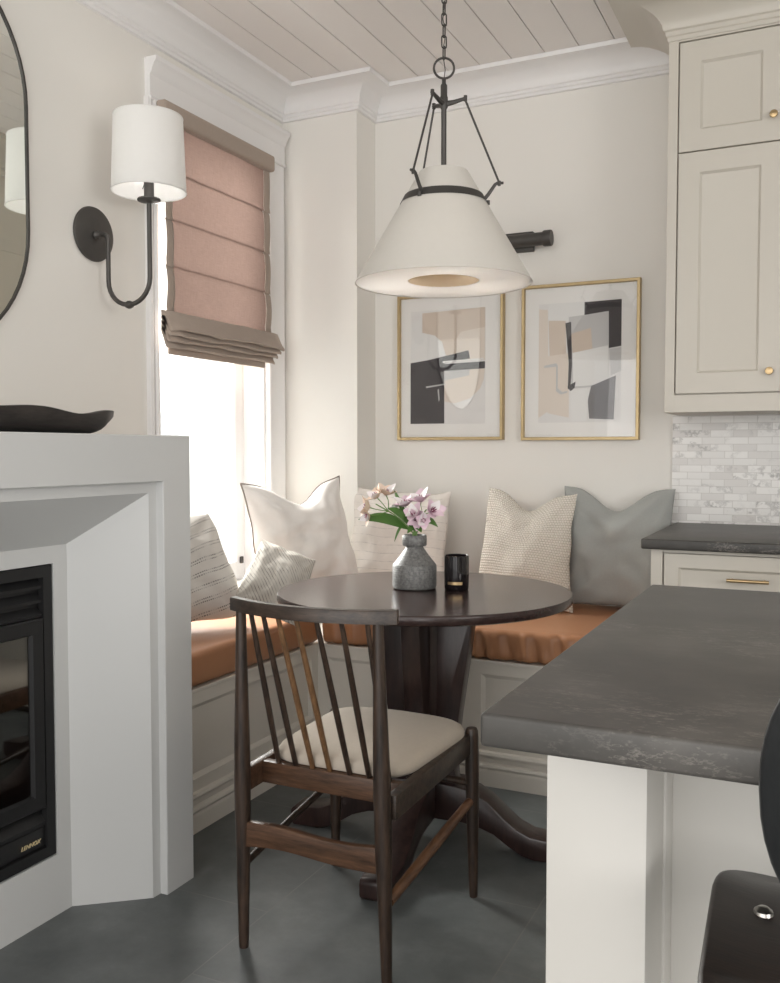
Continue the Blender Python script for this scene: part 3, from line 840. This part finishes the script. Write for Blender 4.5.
# ---- backsplash, back counter, base cabinet
struct(MB().box(-.562, 1.3, YW - .012, YW - .0005, .912, 1.336).build('trim_2', M['marble'], smooth=False), 'white marble brick mosaic backsplash', 'backsplash')
tag(MB().box(-.545, 1.3, 3.018, YW - .0125, .884, .9165, .005, seg=3).build('back_countertop', M['stone'], angle=50), 'dark honed stone worktop below marble backsplash', 'countertop')
bc = thing('base_cabinet', 'cream base cabinet with brass pull under back worktop', 'cabinet', (.3, 3.4, 0))
f = MB().box(-.517, 1.3, 3.07, YW - .002, .09, .883).box(-.50, 1.3, 3.12, YW - .01, 0, .09)
f.box(-.517, -.481, 3.05, 3.071, .09, .883, .001).box(-.481, 1.3, 3.0502, 3.071, .873, .883)
f.build('body', M['cream'], bc, smooth=False)
def DF(a, b, d): return (a, 3.05 - d, b)
for i in range(3):
    x0 = -.476 + i * .512; x1 = x0 + .508
    d = shaker(DF, x0, x1, .700, .870, .045, 'drawer', M['cream'], bc)
    xm = (x0 + x1) / 2
    f = MB().tube([(xm - .061, 3.020, .797), (xm + .061, 3.020, .797)], .0058, 12)
    for sx in (-.047, .047): f.tube([(xm + sx, 3.05, .797), (xm + sx, 3.02, .797)], .0045, 10)
    f.build('handle', M['brass'], d)
    d = shaker(DF, x0, x1, .10, .694, .062, 'door', M['cream'], bc)
    knob(x1 - .03, 3.05, .62, d)

# ---- built-in bench
BXF, BYF, BZ = -1.787, 3.10, .452
bn = thing('corner_bench', 'L-shaped cream panelled bench built into the window corner', 'bench', (-1.5, 3.4, 0))
f = MB()
f.box(XW + .002, BXF - .012, 2.07, BYF, 0, BZ - .002).box(XW + .002, XC - .002, BYF - .001, YC - .002, 0, BZ - .002).box(XC - .003, -.519, BYF + .012, YW - .002, 0, BZ - .002)
f.box(XW + .002, BXF + .006, 2.07, YC - .002, BZ - .012, BZ, .002).box(BXF - .01, -.519, BYF - .006, YW - .002, BZ - .0118, BZ + .0002, .002)
f.build('carcass', M['bench'], bn, smooth=False)
def LF(a, b, d): return (BXF + d, a, b)
def BF(a, b, d): return (a, BYF - d, b)
def bench_panel(fn, a0, a1):
    f = MB(); zt, zb = BZ - .0125, .115
    i0, i1, j0, j1 = a0 + .045, a1 - .045, .165, .400
    R0 = [fn(a, b, 0) for a, b in rect(a0, a1, zb, zt)]
    rs = [R0, [fn(a, b, 0) for a, b in rect(i0, i1, j0, j1)], [fn(a, b, -.002) for a, b in rect(i0 + .001, i1 - .001, j0 + .001, j1 - .001)],
          [fn(a, b, -.010) for a, b in rect(i0 + .014, i1 - .014, j0 + .014, j1 - .014)]]
    f.rings(rs, True, False, True)
    return f.build('panel', M['bench'], bn, angle=20)
bench_panel(LF, 2.07, 3.10)
bench_panel(BF, -1.787, -1.16); bench_panel(BF, -1.16, -.519)
bp = [(0, .125), (.010, .121), (.013, .112), (.011, .104), (.004, .100), (.004, .084), (.014, .078), (.016, .070), (.012, .064), (.010, .060), (.013, .055), (.014, .050), (.014, .0), (0, 0)]
MB().rings(mitre_path([(BXF, 2.07), (BXF, BYF), (-.519, BYF)], bp), False).build('base_moulding', M['bench'], bn, angle=30)

# bench cushions
def wr_left(p):
    if p.z < -.02: return (0, 0, 0)
    return (.004 * noise.noise(Vector((p.x * 3, p.y * 5, p.z * 9))) , .0, .005 * noise.noise(Vector((p.x * 4, p.y * 4, 1))))
cz = BZ + .060
c = MB().rbox((-2.014, 2.595, cz), (.232, .515, .056), .022, (8, 30, 4), wr_left).build('bench_cushion', M['leather'], angle=70)
tag(c, 'brown leather bench cushion under the window', 'cushion')
def wr_back(p):
    front = max(0., min(1., (-p.y - .16) / .10)); low = .35 + .65 * max(0, min(1, (.05 - p.z) / .09))
    w_ = math.sin(p.x * 74 + 5 * noise.noise(Vector((p.x * 7, 0, 3)))) * .6 + math.sin(p.x * 131 + p.z * 22 + 4 * noise.noise(Vector((p.x * 9, 5, 3)))) * .4
    amp = .024 * (.55 + .45 * noise.noise(Vector((p.x * 4, 2, 0))))
    return (0, -w_ * amp * front * low, .005 * noise.noise(Vector((p.x * 4, p.y * 6, 1))) - .004 * front * (p.z > 0))
xl, xr = -1.775, -.522
c = MB().rbox(((xl + xr) / 2, (3.094 + 3.77) / 2, cz), ((xr - xl) / 2, .338, .056), .022, (110, 14, 6), wr_back).build('bench_cushion', M['leather'], angle=70)
tag(c, 'brown leather bench cushion along the back wall with gathered front', 'cushion')

# ---- pillows
def pillow(name, label, w_, h_, th, base, yaw, lean, mat, roll=0., chop=0., cup=.10, seed=0, piping=None, uvrot=0., flare=0.):
    """base: middle of the lower edge; faces -Y when yaw = 0; lean tips the top backwards"""
    n = 34; bm = bmesh.new(); uvl = bm.loops.layers.uv.new('UVMap')
    T = Matrix.Translation(Vector(base)) @ Matrix.Rotation(R(yaw), 4, 'Z') @ Matrix.Rotation(R(-lean), 4, 'X') @ Matrix.Rotation(R(roll), 4, 'Y')
    def P(u, v, side):
        ex = 1 - cup * (1 - v * v) ** 1.0 * abs(u) ** 3
        ez = 1 - cup * (1 - u * u) ** 1.0 * abs(v) ** 3
        x = w_ / 2 * u * ex * (1 - flare * v)
        z = h_ / 2 * v * ez
        a, b = 1 - abs(u) ** 2.4, 1 - abs(v) ** 2.4
        t_ = th / 2 * (max(a, 0) ** .62) * (max(b, 0) ** .62)
        d = chop * math.exp(-(u / .42) ** 2) * max(0, (v + .35) / 1.35) ** 2
        z -= d
        t_ *= 1 + .55 * (d / (chop + 1e-6)) * .35 if chop else 1
        ns = Vector((u * 1.7 + seed, v * 1.7, seed * 3.1))
        t_ += th * .20 * noise.noise(ns) * a * b + th * .09 * noise.noise(ns * 3.3) * a * b
        x += .024 * w_ * noise.noise(Vector((v * 2.2, seed * 5.1, u))) ; z += .020 * w_ * noise.noise(Vector((u * 2.2, seed * 3.7, v)))
        # creases running from the corners
        for cu_, cv_ in ((-1, 1), (1, 1), (-1, -1), (1, -1)):
            q = Vector((u - cu_, v - cv_)); ang = math.atan2(q.y * -cv_, q.x * -cu_)
            t_ -= th * .075 * math.exp(-(q.length / .75) ** 2) * (math.sin(ang * 9 + seed) + .4) * min(1, q.length * 3) * a * b * 2
        return T @ Vector((x, side * t_, z + h_ / 2))
    gv = {}
    def V(i, j, s_):
        if i in (0, n) or j in (0, n): s_ = 0
        if (i, j, s_) not in gv:
            u, v = math.sin((2 * i / n - 1) * PI / 2 * .86) / math.sin(PI / 2 * .86), math.sin((2 * j / n - 1) * PI / 2 * .86) / math.sin(PI / 2 * .86)
            gv[(i, j, s_)] = (bm.verts.new(P(u, v, s_)), (u * .5 + .5, v * .5 + .5))
        return gv[(i, j, s_)]
    cr, sr = math.cos(R(uvrot)), math.sin(R(uvrot))
    for s_ in (-1, 1):
        for i in range(n):
            for j in range(n):
                q = [V(i, j, s_), V(i + 1, j, s_), V(i + 1, j + 1, s_), V(i, j + 1, s_)]
                if s_ == 1: q = q[::-1]
                f = bm.faces.new([a for a, _ in q])
                for l, (_, uv) in zip(f.loops, q):
                    a, b = uv[0] - .5, uv[1] - .5
                    l[uvl].uv = (a * cr - b * sr + .5, a * sr + b * cr + .5)
    mb = MB(); mb.bm.free(); mb.bm = bm
    edge = [V(i, 0, 0) for i in range(n)] + [V(n, j, 0) for j in range(n)] + [V(n - i, n, 0) for i in range(n)] + [V(0, n - j, 0) for j in range(n)]
    epts = [a.co.copy() for a, _ in edge]
    o = tag(mb.build(name, mat, angle=80), label, 'cushion', 'throw pillows on the corner bench')
    if piping:
        pp = [p for k, p in enumerate(epts) if k == 0 or (p - epts[k - 1]).length > 1e-5]
        MB().tube(pp, .0035, 6, True).build('piping', piping, o)
    return o
CT = BZ + .123           # cushion top
pillow('throw_pillow', 'cream pillow with broken dark stitch lines beside the fireplace', .44, .385, .17, (-2.03, 2.575, CT + .016), 56, 20, M['dash'], roll=-5, seed=1, cup=.0, uvrot=-17, flare=.16)
pillow('throw_pillow', 'small pillow with narrow grey stripes in front of the white pillow', .23, .27, .11, (-1.825, 2.775, CT + .042), 40, 30, M['pin'], roll=25, seed=2, cup=.02, uvrot=40, flare=.06)
pillow('throw_pillow', 'large plain white pillow with thin grey piping in the corner', .51, .52, .20, (-1.885, 3.24, CT), 66, 15, M['white_fab'], roll=-2, chop=.085, seed=3, piping=M['pipe_fab'], cup=.09, flare=.03)
pillow('throw_pillow', 'cream pillow with faint dotted lines behind the flowers', .47, .46, .14, (-1.678, 3.555, CT + .004), 4, 9, M['soft'], roll=2, seed=4, cup=.07, flare=.05)
pillow('throw_pillow', 'cream waffle knit pillow between the candle and the grey pillow', .385, .470, .12, (-1.098, 3.505, CT + .006), 6, 11, M['knit'], roll=3.5, chop=.070, seed=5, cup=.08, flare=.06)
pillow('throw_pillow', 'grey green linen pillow against wall beside the cabinet', .445, .485, .16, (-.758, 3.635, CT), -4, 7, M['grey_fab'], roll=0, chop=.080, seed=6, cup=.07)

# ---- round pedestal table
TX, TY, TZ, TR = -1.121, 2.60, .770, .451
tb = thing('pedestal_table', 'round dark espresso wood pedestal table', 'table', (TX, TY, 0))
MB().lathe([(.001, TZ - .030), (TR - .012, TZ - .030), (TR - .003, TZ - .026), (TR, TZ - .018), (TR, TZ - .004), (TR - .003, TZ), (.001, TZ)], (TX, TY, 0), 128).build('tabletop', M['espresso'], tb, angle=40)
CR = Matrix.Translation((-1.11, 2.585, 0)) @ Matrix.Rotation(R(5.5), 4, 'Z')
fin = [(0, .738), (.158, .738), (.155, .70), (.143, .60), (.128, .50), (.114, .40), (.105, .31), (.102, .24), (.106, .16), (0, .16)]
foot = [(0, .20), (.12, .19), (.165, .180), (.21, .155), (.255, .115), (.295, .085), (.335, .068), (.43, .060), (.440, .050), (.440, .012), (.430, .0), (.345, .0), (.31, .008), (.27, .03), (.225, .06), (.17, .078), (.12, .084), (0, .084)]
MB().box(-.052, .052, -.052, .052, .10, .738, .012, mat=CR @ Matrix.Rotation(R(45), 4, 'Z')).build('center_post', M['espresso_z'], tb)
MB().lathe([(.001, .728), (.20, .728), (.205, .733), (.205, .740), (.001, .740)], (-1.115, 2.59, 0), 48).build('top_plate', M['espresso'], tb)
for k in range(4):
    m = CR @ Matrix.Rotation(R(90 * k), 4, 'Z')
    MB().prism(fin, lambda a, b, t_, m=m: m @ Vector((a, t_, b)), -.029, .029, .004).build('pedestal_fin', M['espresso_z'], tb, angle=30)
    MB().prism(foot, lambda a, b, t_, m=m: m @ Vector((a, t_, b)), -.046, .046, .006).build('foot', M['espresso_z'], tb, angle=30)

# ---- chair
ch = thing('dining_chair', 'dark walnut spindle back chair with oatmeal seat pulled to the table', 'chair', (-1.06, 2.05, 0))
def leg(pb, pt, prof, name='leg', mat=None):
    pb, pt = Vector(pb), Vector(pt)
    return MB().tube([pb.lerp(pt, t_) for t_, _ in prof], [r_ for _, r_ in prof], 16).build(name, mat or M['walnut'], ch)
rp = [(0, .0115), (.02, .0125), (.25, .0165), (.42, .0195), (.52, .0200), (.62, .0190), (.82, .0150), (1, .0120)]
leg((-1.259, 1.822, 0), (-1.254, 1.812, .822), rp)
leg((-.872, 1.815, 0), (-.890, 1.808, .822), rp)
fpf = [(0, .0105), (.03, .0115), (.4, .0160), (.75, .0185), (.95, .0180), (.985, .0170), (1, .0135)]
leg((-1.272, 2.305, 0), (-1.268, 2.300, .458), fpf)
leg((-.845, 2.297, 0), (-.853, 2.300, .458), fpf)
# crest rail bowed towards the back
rs = []
for i in range(25):
    t_ = -1 + i / 12; x = -1.057 + t_ * .215
    y = 1.752 + .056 * t_ * t_; b_ = .003
    q = [(-.011, .823), (.011, .823), (.011, .850), (.009, .8535), (-.009, .8535), (-.011, .850)]
    rs.append([(x - (b * .25 * t_), y + b, z_) for b, z_ in q])
MB().rings(rs, True, True, True).build('crest_rail', M['walnut_x'], ch, angle=30)
def crest_y(x): t_ = (x + 1.057) / .215; return 1.752 + .056 * t_ * t_
tops = [-1.200, -1.158, -1.112, -1.062, -1.013, -.957, -.905]; bots = [-1.210, -1.161, -1.113, -1.066, -1.012, -.961, -.909]
tops = [-1.203, -1.161, -1.116, -1.066, -1.015, -.958, -.903]
for k, (a, b) in enumerate(zip(tops, bots)):
    ps = [Vector((b, 1.908, .425)).lerp(Vector((a, crest_y(a), .826)), s_ / 6) for s_ in range(7)]
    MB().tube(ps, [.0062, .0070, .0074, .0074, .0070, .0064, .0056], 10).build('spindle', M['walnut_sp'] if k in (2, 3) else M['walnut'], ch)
# seat frame
MB().box(-1.255, -.872, 1.896, 1.922, .380, .434, .003).build('rear_rail', M['walnut_warm'], ch)
MB().box(-1.250, -.868, 2.286, 2.312, .384, .440, .003).build('front_rail', M['walnut_x'], ch)
for x in (-1.262, -.866):
    m = Matrix.Translation((x, 0, 0))
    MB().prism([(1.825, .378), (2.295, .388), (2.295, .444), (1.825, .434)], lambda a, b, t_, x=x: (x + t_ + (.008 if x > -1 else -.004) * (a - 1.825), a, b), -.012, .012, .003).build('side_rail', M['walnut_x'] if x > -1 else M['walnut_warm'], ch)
# upholstered seat, wider at the front with a rounded front edge
def seat_shape():
    f = MB(); rs = []
    def outline(ins, z_):
        pts = []; nn = 64
        for i in range(nn):
            a = 2 * PI * i / nn; c_, s_ = math.cos(a), math.sin(a); e = .32
            u = math.copysign(abs(c_) ** e, c_); v = math.copysign(abs(s_) ** e, s_)
            wd = .196 + .012 * v
            y = 2.112 + (.205 - ins) * v + (.026 * (1 - u * u) if v > 0 else 0) * v
            x = -1.061 + (wd - ins) * u
            if v < 0: y += 0
            pts.append((x, y, z_))
        return pts
    for ins, z_ in ((.004, .436), (.0, .444), (.001, .455), (.006, .464), (.016, .471), (.035, .477), (.07, .481), (.11, .483), (.14, .484), (.165, .484)):
        rs.append(outline(ins, z_))
    f.rings(rs, True, True, True)
    return f.build('seat', M['linen'], ch, angle=60)
seat_shape()
# stretchers
f = MB(); top = []; n = 20
for i in range(n + 1):
    t_ = i / n; x = -1.256 + t_ * (.378); c_ = .006 * math.sin(t_ * PI * 2 + .4)
    top.append((x, .309 + .006 * t_ + c_))
low = [(x, z_ - .062 - .012 * math.sin(PI * (i / n)) * 0 + (.010 * math.sin(PI * i / n))) for i, (x, z_) in enumerate(top)]
f.prism(top + low[::-1], lambda a, b, t_: (a, 1.82 + t_, b), -.010, .010, .0025)
f.build('rear_stretcher', M['walnut_warm'], ch, angle=30)
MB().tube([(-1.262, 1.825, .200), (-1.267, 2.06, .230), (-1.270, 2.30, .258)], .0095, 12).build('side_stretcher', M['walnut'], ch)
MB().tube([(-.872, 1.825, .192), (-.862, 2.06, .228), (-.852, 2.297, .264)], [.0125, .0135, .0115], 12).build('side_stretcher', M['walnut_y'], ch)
MB().tube([(-1.268, 2.30, .312), (-.852, 2.298, .310)], .010, 12).build('front_stretcher', M['walnut'], ch)

# ---- vase, flowers, candle
VX, VY = -1.165, 2.625
f = MB().lathe([(.001, TZ + 0.0005), (.062, TZ + 0.0005), (.067, TZ + 0.0038), (.069, TZ + 0.0115), (.069, TZ + 0.0726), (.066, TZ + 0.0774), (.045, TZ + 0.1031), (.029, TZ + 0.1261), (.027, TZ + 0.1318), (.036, TZ + 0.1337), (.038, TZ + 0.1366), (.038, TZ + 0.1643), (.036, TZ + 0.1671), (.030, TZ + 0.1671), (.028, TZ + 0.1623), (.026, TZ + 0.1289), (.05, TZ + 0.0859), (.06, TZ + 0.0095), (.001, TZ + 0.0076)], (VX, VY, 0), 64)
v = f.build('vase', M['vase'], angle=40); tag(v, 'ribbed grey stoneware vase on the round table', 'vase')
cd = thing('candle_tumbler', 'small black glass candle tumbler beside the vase', 'candle', (-1.036, 2.655, TZ))
MB().lathe([(.001, TZ + .0005), (.035, TZ + .0005), (.0375, TZ + .004), (.0385, TZ + .05), (.0385, TZ + .1055), (.037, TZ + .107), (.0355, TZ + .105), (.0355, TZ + .03), (.001, TZ + .028)], (-1.036, 2.655, 0), 48).build('glass', M['smoked'], cd)
f = MB()
a0 = math.atan2(-2.655, 1.045)
f.rings([[(-1.036 + .0388 * math.cos(a0 + s_), 2.655 + .0388 * math.sin(a0 + s_), z_) for z_ in (TZ + .019, TZ + .028)] for s_ in [(-.62 + 1.24 * i / 12) - .15 for i in range(13)]], False)
o = f.build('label', M['brass'], cd); o['label'] = 'narrow gold band'

def petal(f, base, d, up, L, wd, mi, curl):
    d, up = Vector(d).normalized(), Vector(up); side = d.cross(up).normalized(); nrm = side.cross(d).normalized()
    rs = []
    for i in range(7):
        t_ = i / 6; c_ = Vector(base) + d * (L * t_) + nrm * (curl * L * (t_ ** 2) - .1 * L * math.sin(PI * t_))
        w_ = wd * math.sin(PI * (.10 + .86 * t_) ** .8) ** .9 + .0005
        rs.append([c_ + side * w_ + nrm * w_ * .35, c_ - nrm * .0006, c_ - side * w_ + nrm * w_ * .35, c_ + nrm * .0006])
    f.rings(rs, True, True, True, mi)
def bloom(pos, d, size, mats, parent, seed):
    rnd = random.Random(seed); d = Vector(d).normalized()
    a = d.orthogonal().normalized(); b = d.cross(a)
    f = MB(); size *= 1.12
    for k in range(6):
        ang = k * PI / 3 + rnd.uniform(-.2, .2); o_ = .75 if k % 2 else .5
        rad = a * math.cos(ang) + b * math.sin(ang)
        petal(f, pos, d * (1.05 - o_ * .5) + rad * o_ * .85, d, size * rnd.uniform(.85, 1.1), size * (.44 if k % 2 else .36), 0 if (k % 2 or rnd.random() < .6) else 1, -.28)
        petal(f, Vector(pos) + rad * .002, d * .9 + rad * .28, d, size * .5, size * .05, 2, 0)
    return f.build('bloom', mats, parent, angle=70)
def leaf_m(base, tip, wd, sag, parent):
    base, tip = Vector(base), Vector(tip); d = tip - base; nr = Vector((.35, -.65, .65)); side = d.cross(nr).normalized(); rs = []
    for i in range(11):
        t_ = i / 10; c_ = base + d * t_ + Vector((0, 0, sag * math.sin(PI * t_))); w_ = wd * math.sin(PI * min(1, .06 + .94 * t_)) ** .8 + .0004
        rs.append([c_ + side * w_ + nr * (w_ * .3), c_ + nr * .0008, c_ - side * w_ + nr * (w_ * .3), c_ - nr * .0008])
    return MB().rings(rs, True, True, True).build('leaf', M['leaf'], parent, angle=60)
mouth = Vector((VX, VY, TZ + .172))
def flower(label, head, offs, blooms, leaves, mats):
    r = thing('alstroemeria_stem', label, 'flower', (VX, VY, TZ + .17), 'alstroemeria in the grey vase')
    head = Vector(head); base = Vector((VX + offs[0], VY + offs[1], TZ + .06)); m_ = mouth + Vector((offs[0] * .8, offs[1] * .8, 0))
    mid = m_.lerp(head, .5) + Vector((0, 0, .012))
    pts = [base, m_, m_.lerp(mid, .5) + Vector((0, 0, .004)), mid, mid.lerp(head, .55), head]
    MB().tube(pts, [.0028, .0028, .0026, .0024, .0022, .0018], 8).build('stem', M['stem'], r)
    for k, (p, d, s_, mm) in enumerate(blooms):
        p = Vector(p)
        MB().tube([mid.lerp(head, .3), mid.lerp(p, .75), p], [.0016, .0014, .0022], 6).build('stalk', M['stem'], r)
        bloom(p, d, s_, mm, r, hash(label) % 1 + k * 7 + int(p.x * 1000) % 97)
    for b_, t_, w_, s_ in leaves: leaf_m(b_, t_, w_, s_, r)
CRM = [M['pet_cream'], M['pet_white'], M['pet_dark']]; PNK = [M['pet_pink'], M['pet_white'], M['pet_dark']]
Y = VY
flower('peach cream alstroemeria leaning left in the grey vase', (-1.300, Y, 1.030), (-.006, .0), [((-1.318, Y - .005, 1.018), (-.7, -.5, .2), .040, CRM), ((-1.290, Y - .01, 1.050), (-.3, -.5, .7), .036, CRM), ((-1.268, Y + .01, 1.058), (.2, -.3, .9), .038, CRM), ((-1.312, Y - .02, .995), (-.5, -.7, -.2), .030, CRM)],
       [((-1.185, Y, .955), (-1.355, Y - .015, .980), .021, .016), ((-1.20, Y + .02, .98), (-1.235, Y - .0, 1.075), .008, .0), ((-1.205, Y, .965), (-1.225, Y - .02, .915), .004, .01)], CRM)
flower('pale pink alstroemeria upright in the middle of the vase', (-1.200, Y + .01, 1.020), (.0, .01), [((-1.196, Y, 1.025), (-.1, -.4, .9), .040, PNK), ((-1.173, Y - .01, 1.005), (.5, -.6, .5), .026, [M['pet_white']] * 2 + [M['pet_dark']]), ((-1.232, Y + .01, 1.015), (-.5, -.3, .8), .024, [M['pet_white']] * 2 + [M['pet_dark']])],
       [((-1.175, Y - .01, .965), (-1.245, Y - .03, 1.020), .013, .012), ((-1.16, Y - .02, .965), (-1.205, Y - .05, 1.005), .012, .01)], PNK)
flower('pink alstroemeria with dark streaks leaning right from the vase', (-1.125, Y, 1.018), (.008, .0), [((-1.140, Y - .01, 1.040), (-.1, -.4, .9), .042, PNK), ((-1.108, Y - .005, 1.012), (.8, -.4, .4), .040, PNK), ((-1.140, Y - .02, .990), (-.2, -.9, .0), .038, PNK)],
       [((-1.150, Y - .01, .955), (-1.078, Y - .02, .966), .013, .022), ((-1.150, Y - .015, .955), (-1.170, Y - .045, .945), .010, .01)], PNK)
flower('short lilac pink alstroemeria low at the front of the vase', (-1.150, Y - .03, .995), (.002, -.010), [((-1.150, Y - .035, 1.0), (-.1, -.7, .6), .036, PNK), ((-1.122, Y - .03, .985), (.4, -.8, .1), .030, PNK)],
       [((-1.165, Y - .02, .958), (-1.185, Y - .05, .99), .010, .01), ((-1.155, Y - .02, .955), (-1.12, Y - .05, .950), .010, .01)], PNK)

# ---- island
isl = thing('island_cabinet', 'cream kitchen island base with square corner post', 'kitchen island', (.4, 1.6, 0))
f = MB().box(-.325, 1.2, 1.40, 1.99, 0, .871)
f.build('body', M['island'], isl, smooth=False)
MB().box(-.337, -.2045, 1.200, 1.336, 0, .871, .002).build('corner_post', M['island'], isl)
MB().box(-.333, -.2010, 1.3365, 1.3995, 0, .871, .001).build('post_backing', M['island'], isl)
tag(MB().box(-.345, 1.2, .955, 2.045, .872, .910, .005, seg=3).build('island_countertop', M['stone'], angle=60), 'large dark mottled stone worktop of the kitchen island', 'countertop')

# ---- counter stool
st = thing('counter_stool', 'near black bent wood counter stool at the island', 'stool', (.09, 1.05, 0))
def superell(a, b, e, n_=48): return [(math.copysign(abs(math.cos(2 * PI * i / n_)) ** e, math.cos(2 * PI * i / n_)) * a, math.copysign(abs(math.sin(2 * PI * i / n_)) ** e, math.sin(2 * PI * i / n_)) * b) for i in range(n_)]
rs = []
for sc2, dz in ((.97, -.014), (.99, -.012), (1, -.007), (.99, -.002), (.97, 0), (.7, 0), (.35, 0), (.05, 0)):
    ring = []
    for a, b in superell(.214 * sc2, .20 * sc2, .28):
        ring.append((.097 + a * (1 + .045 * b / .2), 1.070 + b, .656 + dz + .012 * (abs(a) / .21) ** 2 - .010 * max(0, (b - .1) / .1) ** 2 + (.006 if b < -.1 else 0)))
    rs.append(ring)
MB().rings(rs, True, True, True).build('seat', M['stoolwood'], st, angle=50)
rs = []
for sc2, dy in ((.97, -.011), (.99, -.009), (1, -.005), (.99, -.001), (.97, 0.), (.6, 0), (.2, 0), (.02, 0)):
    ring = []
    for a, b in superell(.145 * sc2, .170 * sc2, .9):
        ring.append((.094 + a, .842 + dy + .9 * a * a - .05 * (b / .17), .905 + b))
    rs.append(ring)
MB().rings(rs, True, True, True).build('backrest', M['stoolback'], st, angle=50)
for x, y in ((-.060, 1.135), (.240, 1.135)):
    MB().lathe([(.001, .0085), (.006, .0075), (.0105, .004), (.0115, .0), (.001, -.002)], (x, y, .6625), 24).build('rivet', M['steel'], st)
MB().tube([(.1, .90, .636), (.1, .855, .645), (.1, .835, .68), (.1, .838, .76), (.1, .825, .86)], .014, 12).build('back_support', M['stoolwood'], st)
for sx in (-1, 1):
    for sy in (-1, 1):
        MB().tube([(.088 + sx * .15, 1.045 + sy * .13, .640), (.088 + sx * .20, 1.045 + sy * .18, 0)], [.016, .012], 12).build('leg', M['stoolwood'], st)
f = MB(); q = [(.088 + sx * .186, 1.045 + sy * .166, .19) for sx, sy in ((-1, -1), (1, -1), (1, 1), (-1, 1))]
for a, b in zip(q, q[1:] + q[:1]): f.tube([a, b], .008, 10)
f.build('foot_ring', M['bronze'], st)

# ------------------------------------------------------------------ light
w = bpy.data.worlds.new('World'); scene.world = w; w.use_nodes = True
bgn = w.node_tree.nodes['Background']; bgn.inputs[0].default_value = (1.0, .992, .978, 1); bgn.inputs[1].default_value = 1.35
def area(name, loc, rot, sx, sy, power, col):
    l = bpy.data.lights.new(name, 'AREA'); l.shape = 'RECTANGLE'; l.size = sx; l.size_y = sy; l.energy = power; l.color = col
    o = bpy.data.objects.new(name, l); COL.objects.link(o); o.location = loc; o.rotation_euler = rot
    return o
area('daylight', (-3.2, 3.50, 2.1), (R(90 - 24), 0, R(-112)), 1.2, 1.5, 260, (1, .98, .96))
area('house_fill', (-3.6, 6.2, 4.2), (R(-10), R(52), 0), 3, 3, 700, (1, 1, 1))  # added lamp standing in for sun, whitens the house outside
area('kitchen_fill', (-.6, -2.1, 1.5), (R(96), 0, R(2)), 3.0, 1.9, 26, (1, .97, .94))  # unseen soft lamp added behind the camera to lift ceiling and room
area('side_fill', (2.9, -.3, 1.55), (R(88), 0, R(84)), 1.8, 1.5, 46, (1, .98, .96))  # added fill lamp to lighten the left wall; no window opening here

def bulb(name, loc, e, col, rad):
    l = bpy.data.lights.new(name, 'POINT'); l.energy = e; l.color = col; l.shadow_soft_size = rad
    o = bpy.data.objects.new(name, l); COL.objects.link(o); o.location = loc
for k in range(3):
    a = R(60 + 120 * k)
    bulb('pendant_bulb', (PX + .15 * math.cos(a), PY + .15 * math.sin(a), 1.80), 1.25, (.96, .98, 1), .025)
bulb('sconce_bulb', (x1_, SY, 2.15), .45, (1, .97, .94), .025)

# ------------------------------------------------------------------ camera
cam = bpy.data.cameras.new('Camera'); co = bpy.data.objects.new('Camera', cam); COL.objects.link(co)
co.location = (0, 0, 1.2); co.rotation_euler = (R(90 - 2.55), 0, R(25.46))
cam.sensor_fit = 'HORIZONTAL'; cam.sensor_width = 36; cam.lens = 36 * 924 / 780; cam.clip_start = .02
scene.camera = co
scene.view_settings.view_transform = 'Standard'; scene.view_settings.look = 'None'
scene.view_settings.gamma = 1; scene.view_settings.exposure = 0.42; scene.view_settings.use_curve_mapping = False
scene.cycles.use_denoising = True
scene.cycles.max_bounces = 10; scene.cycles.diffuse_bounces = 5
scene.cycles.sample_clamp_indirect = 6
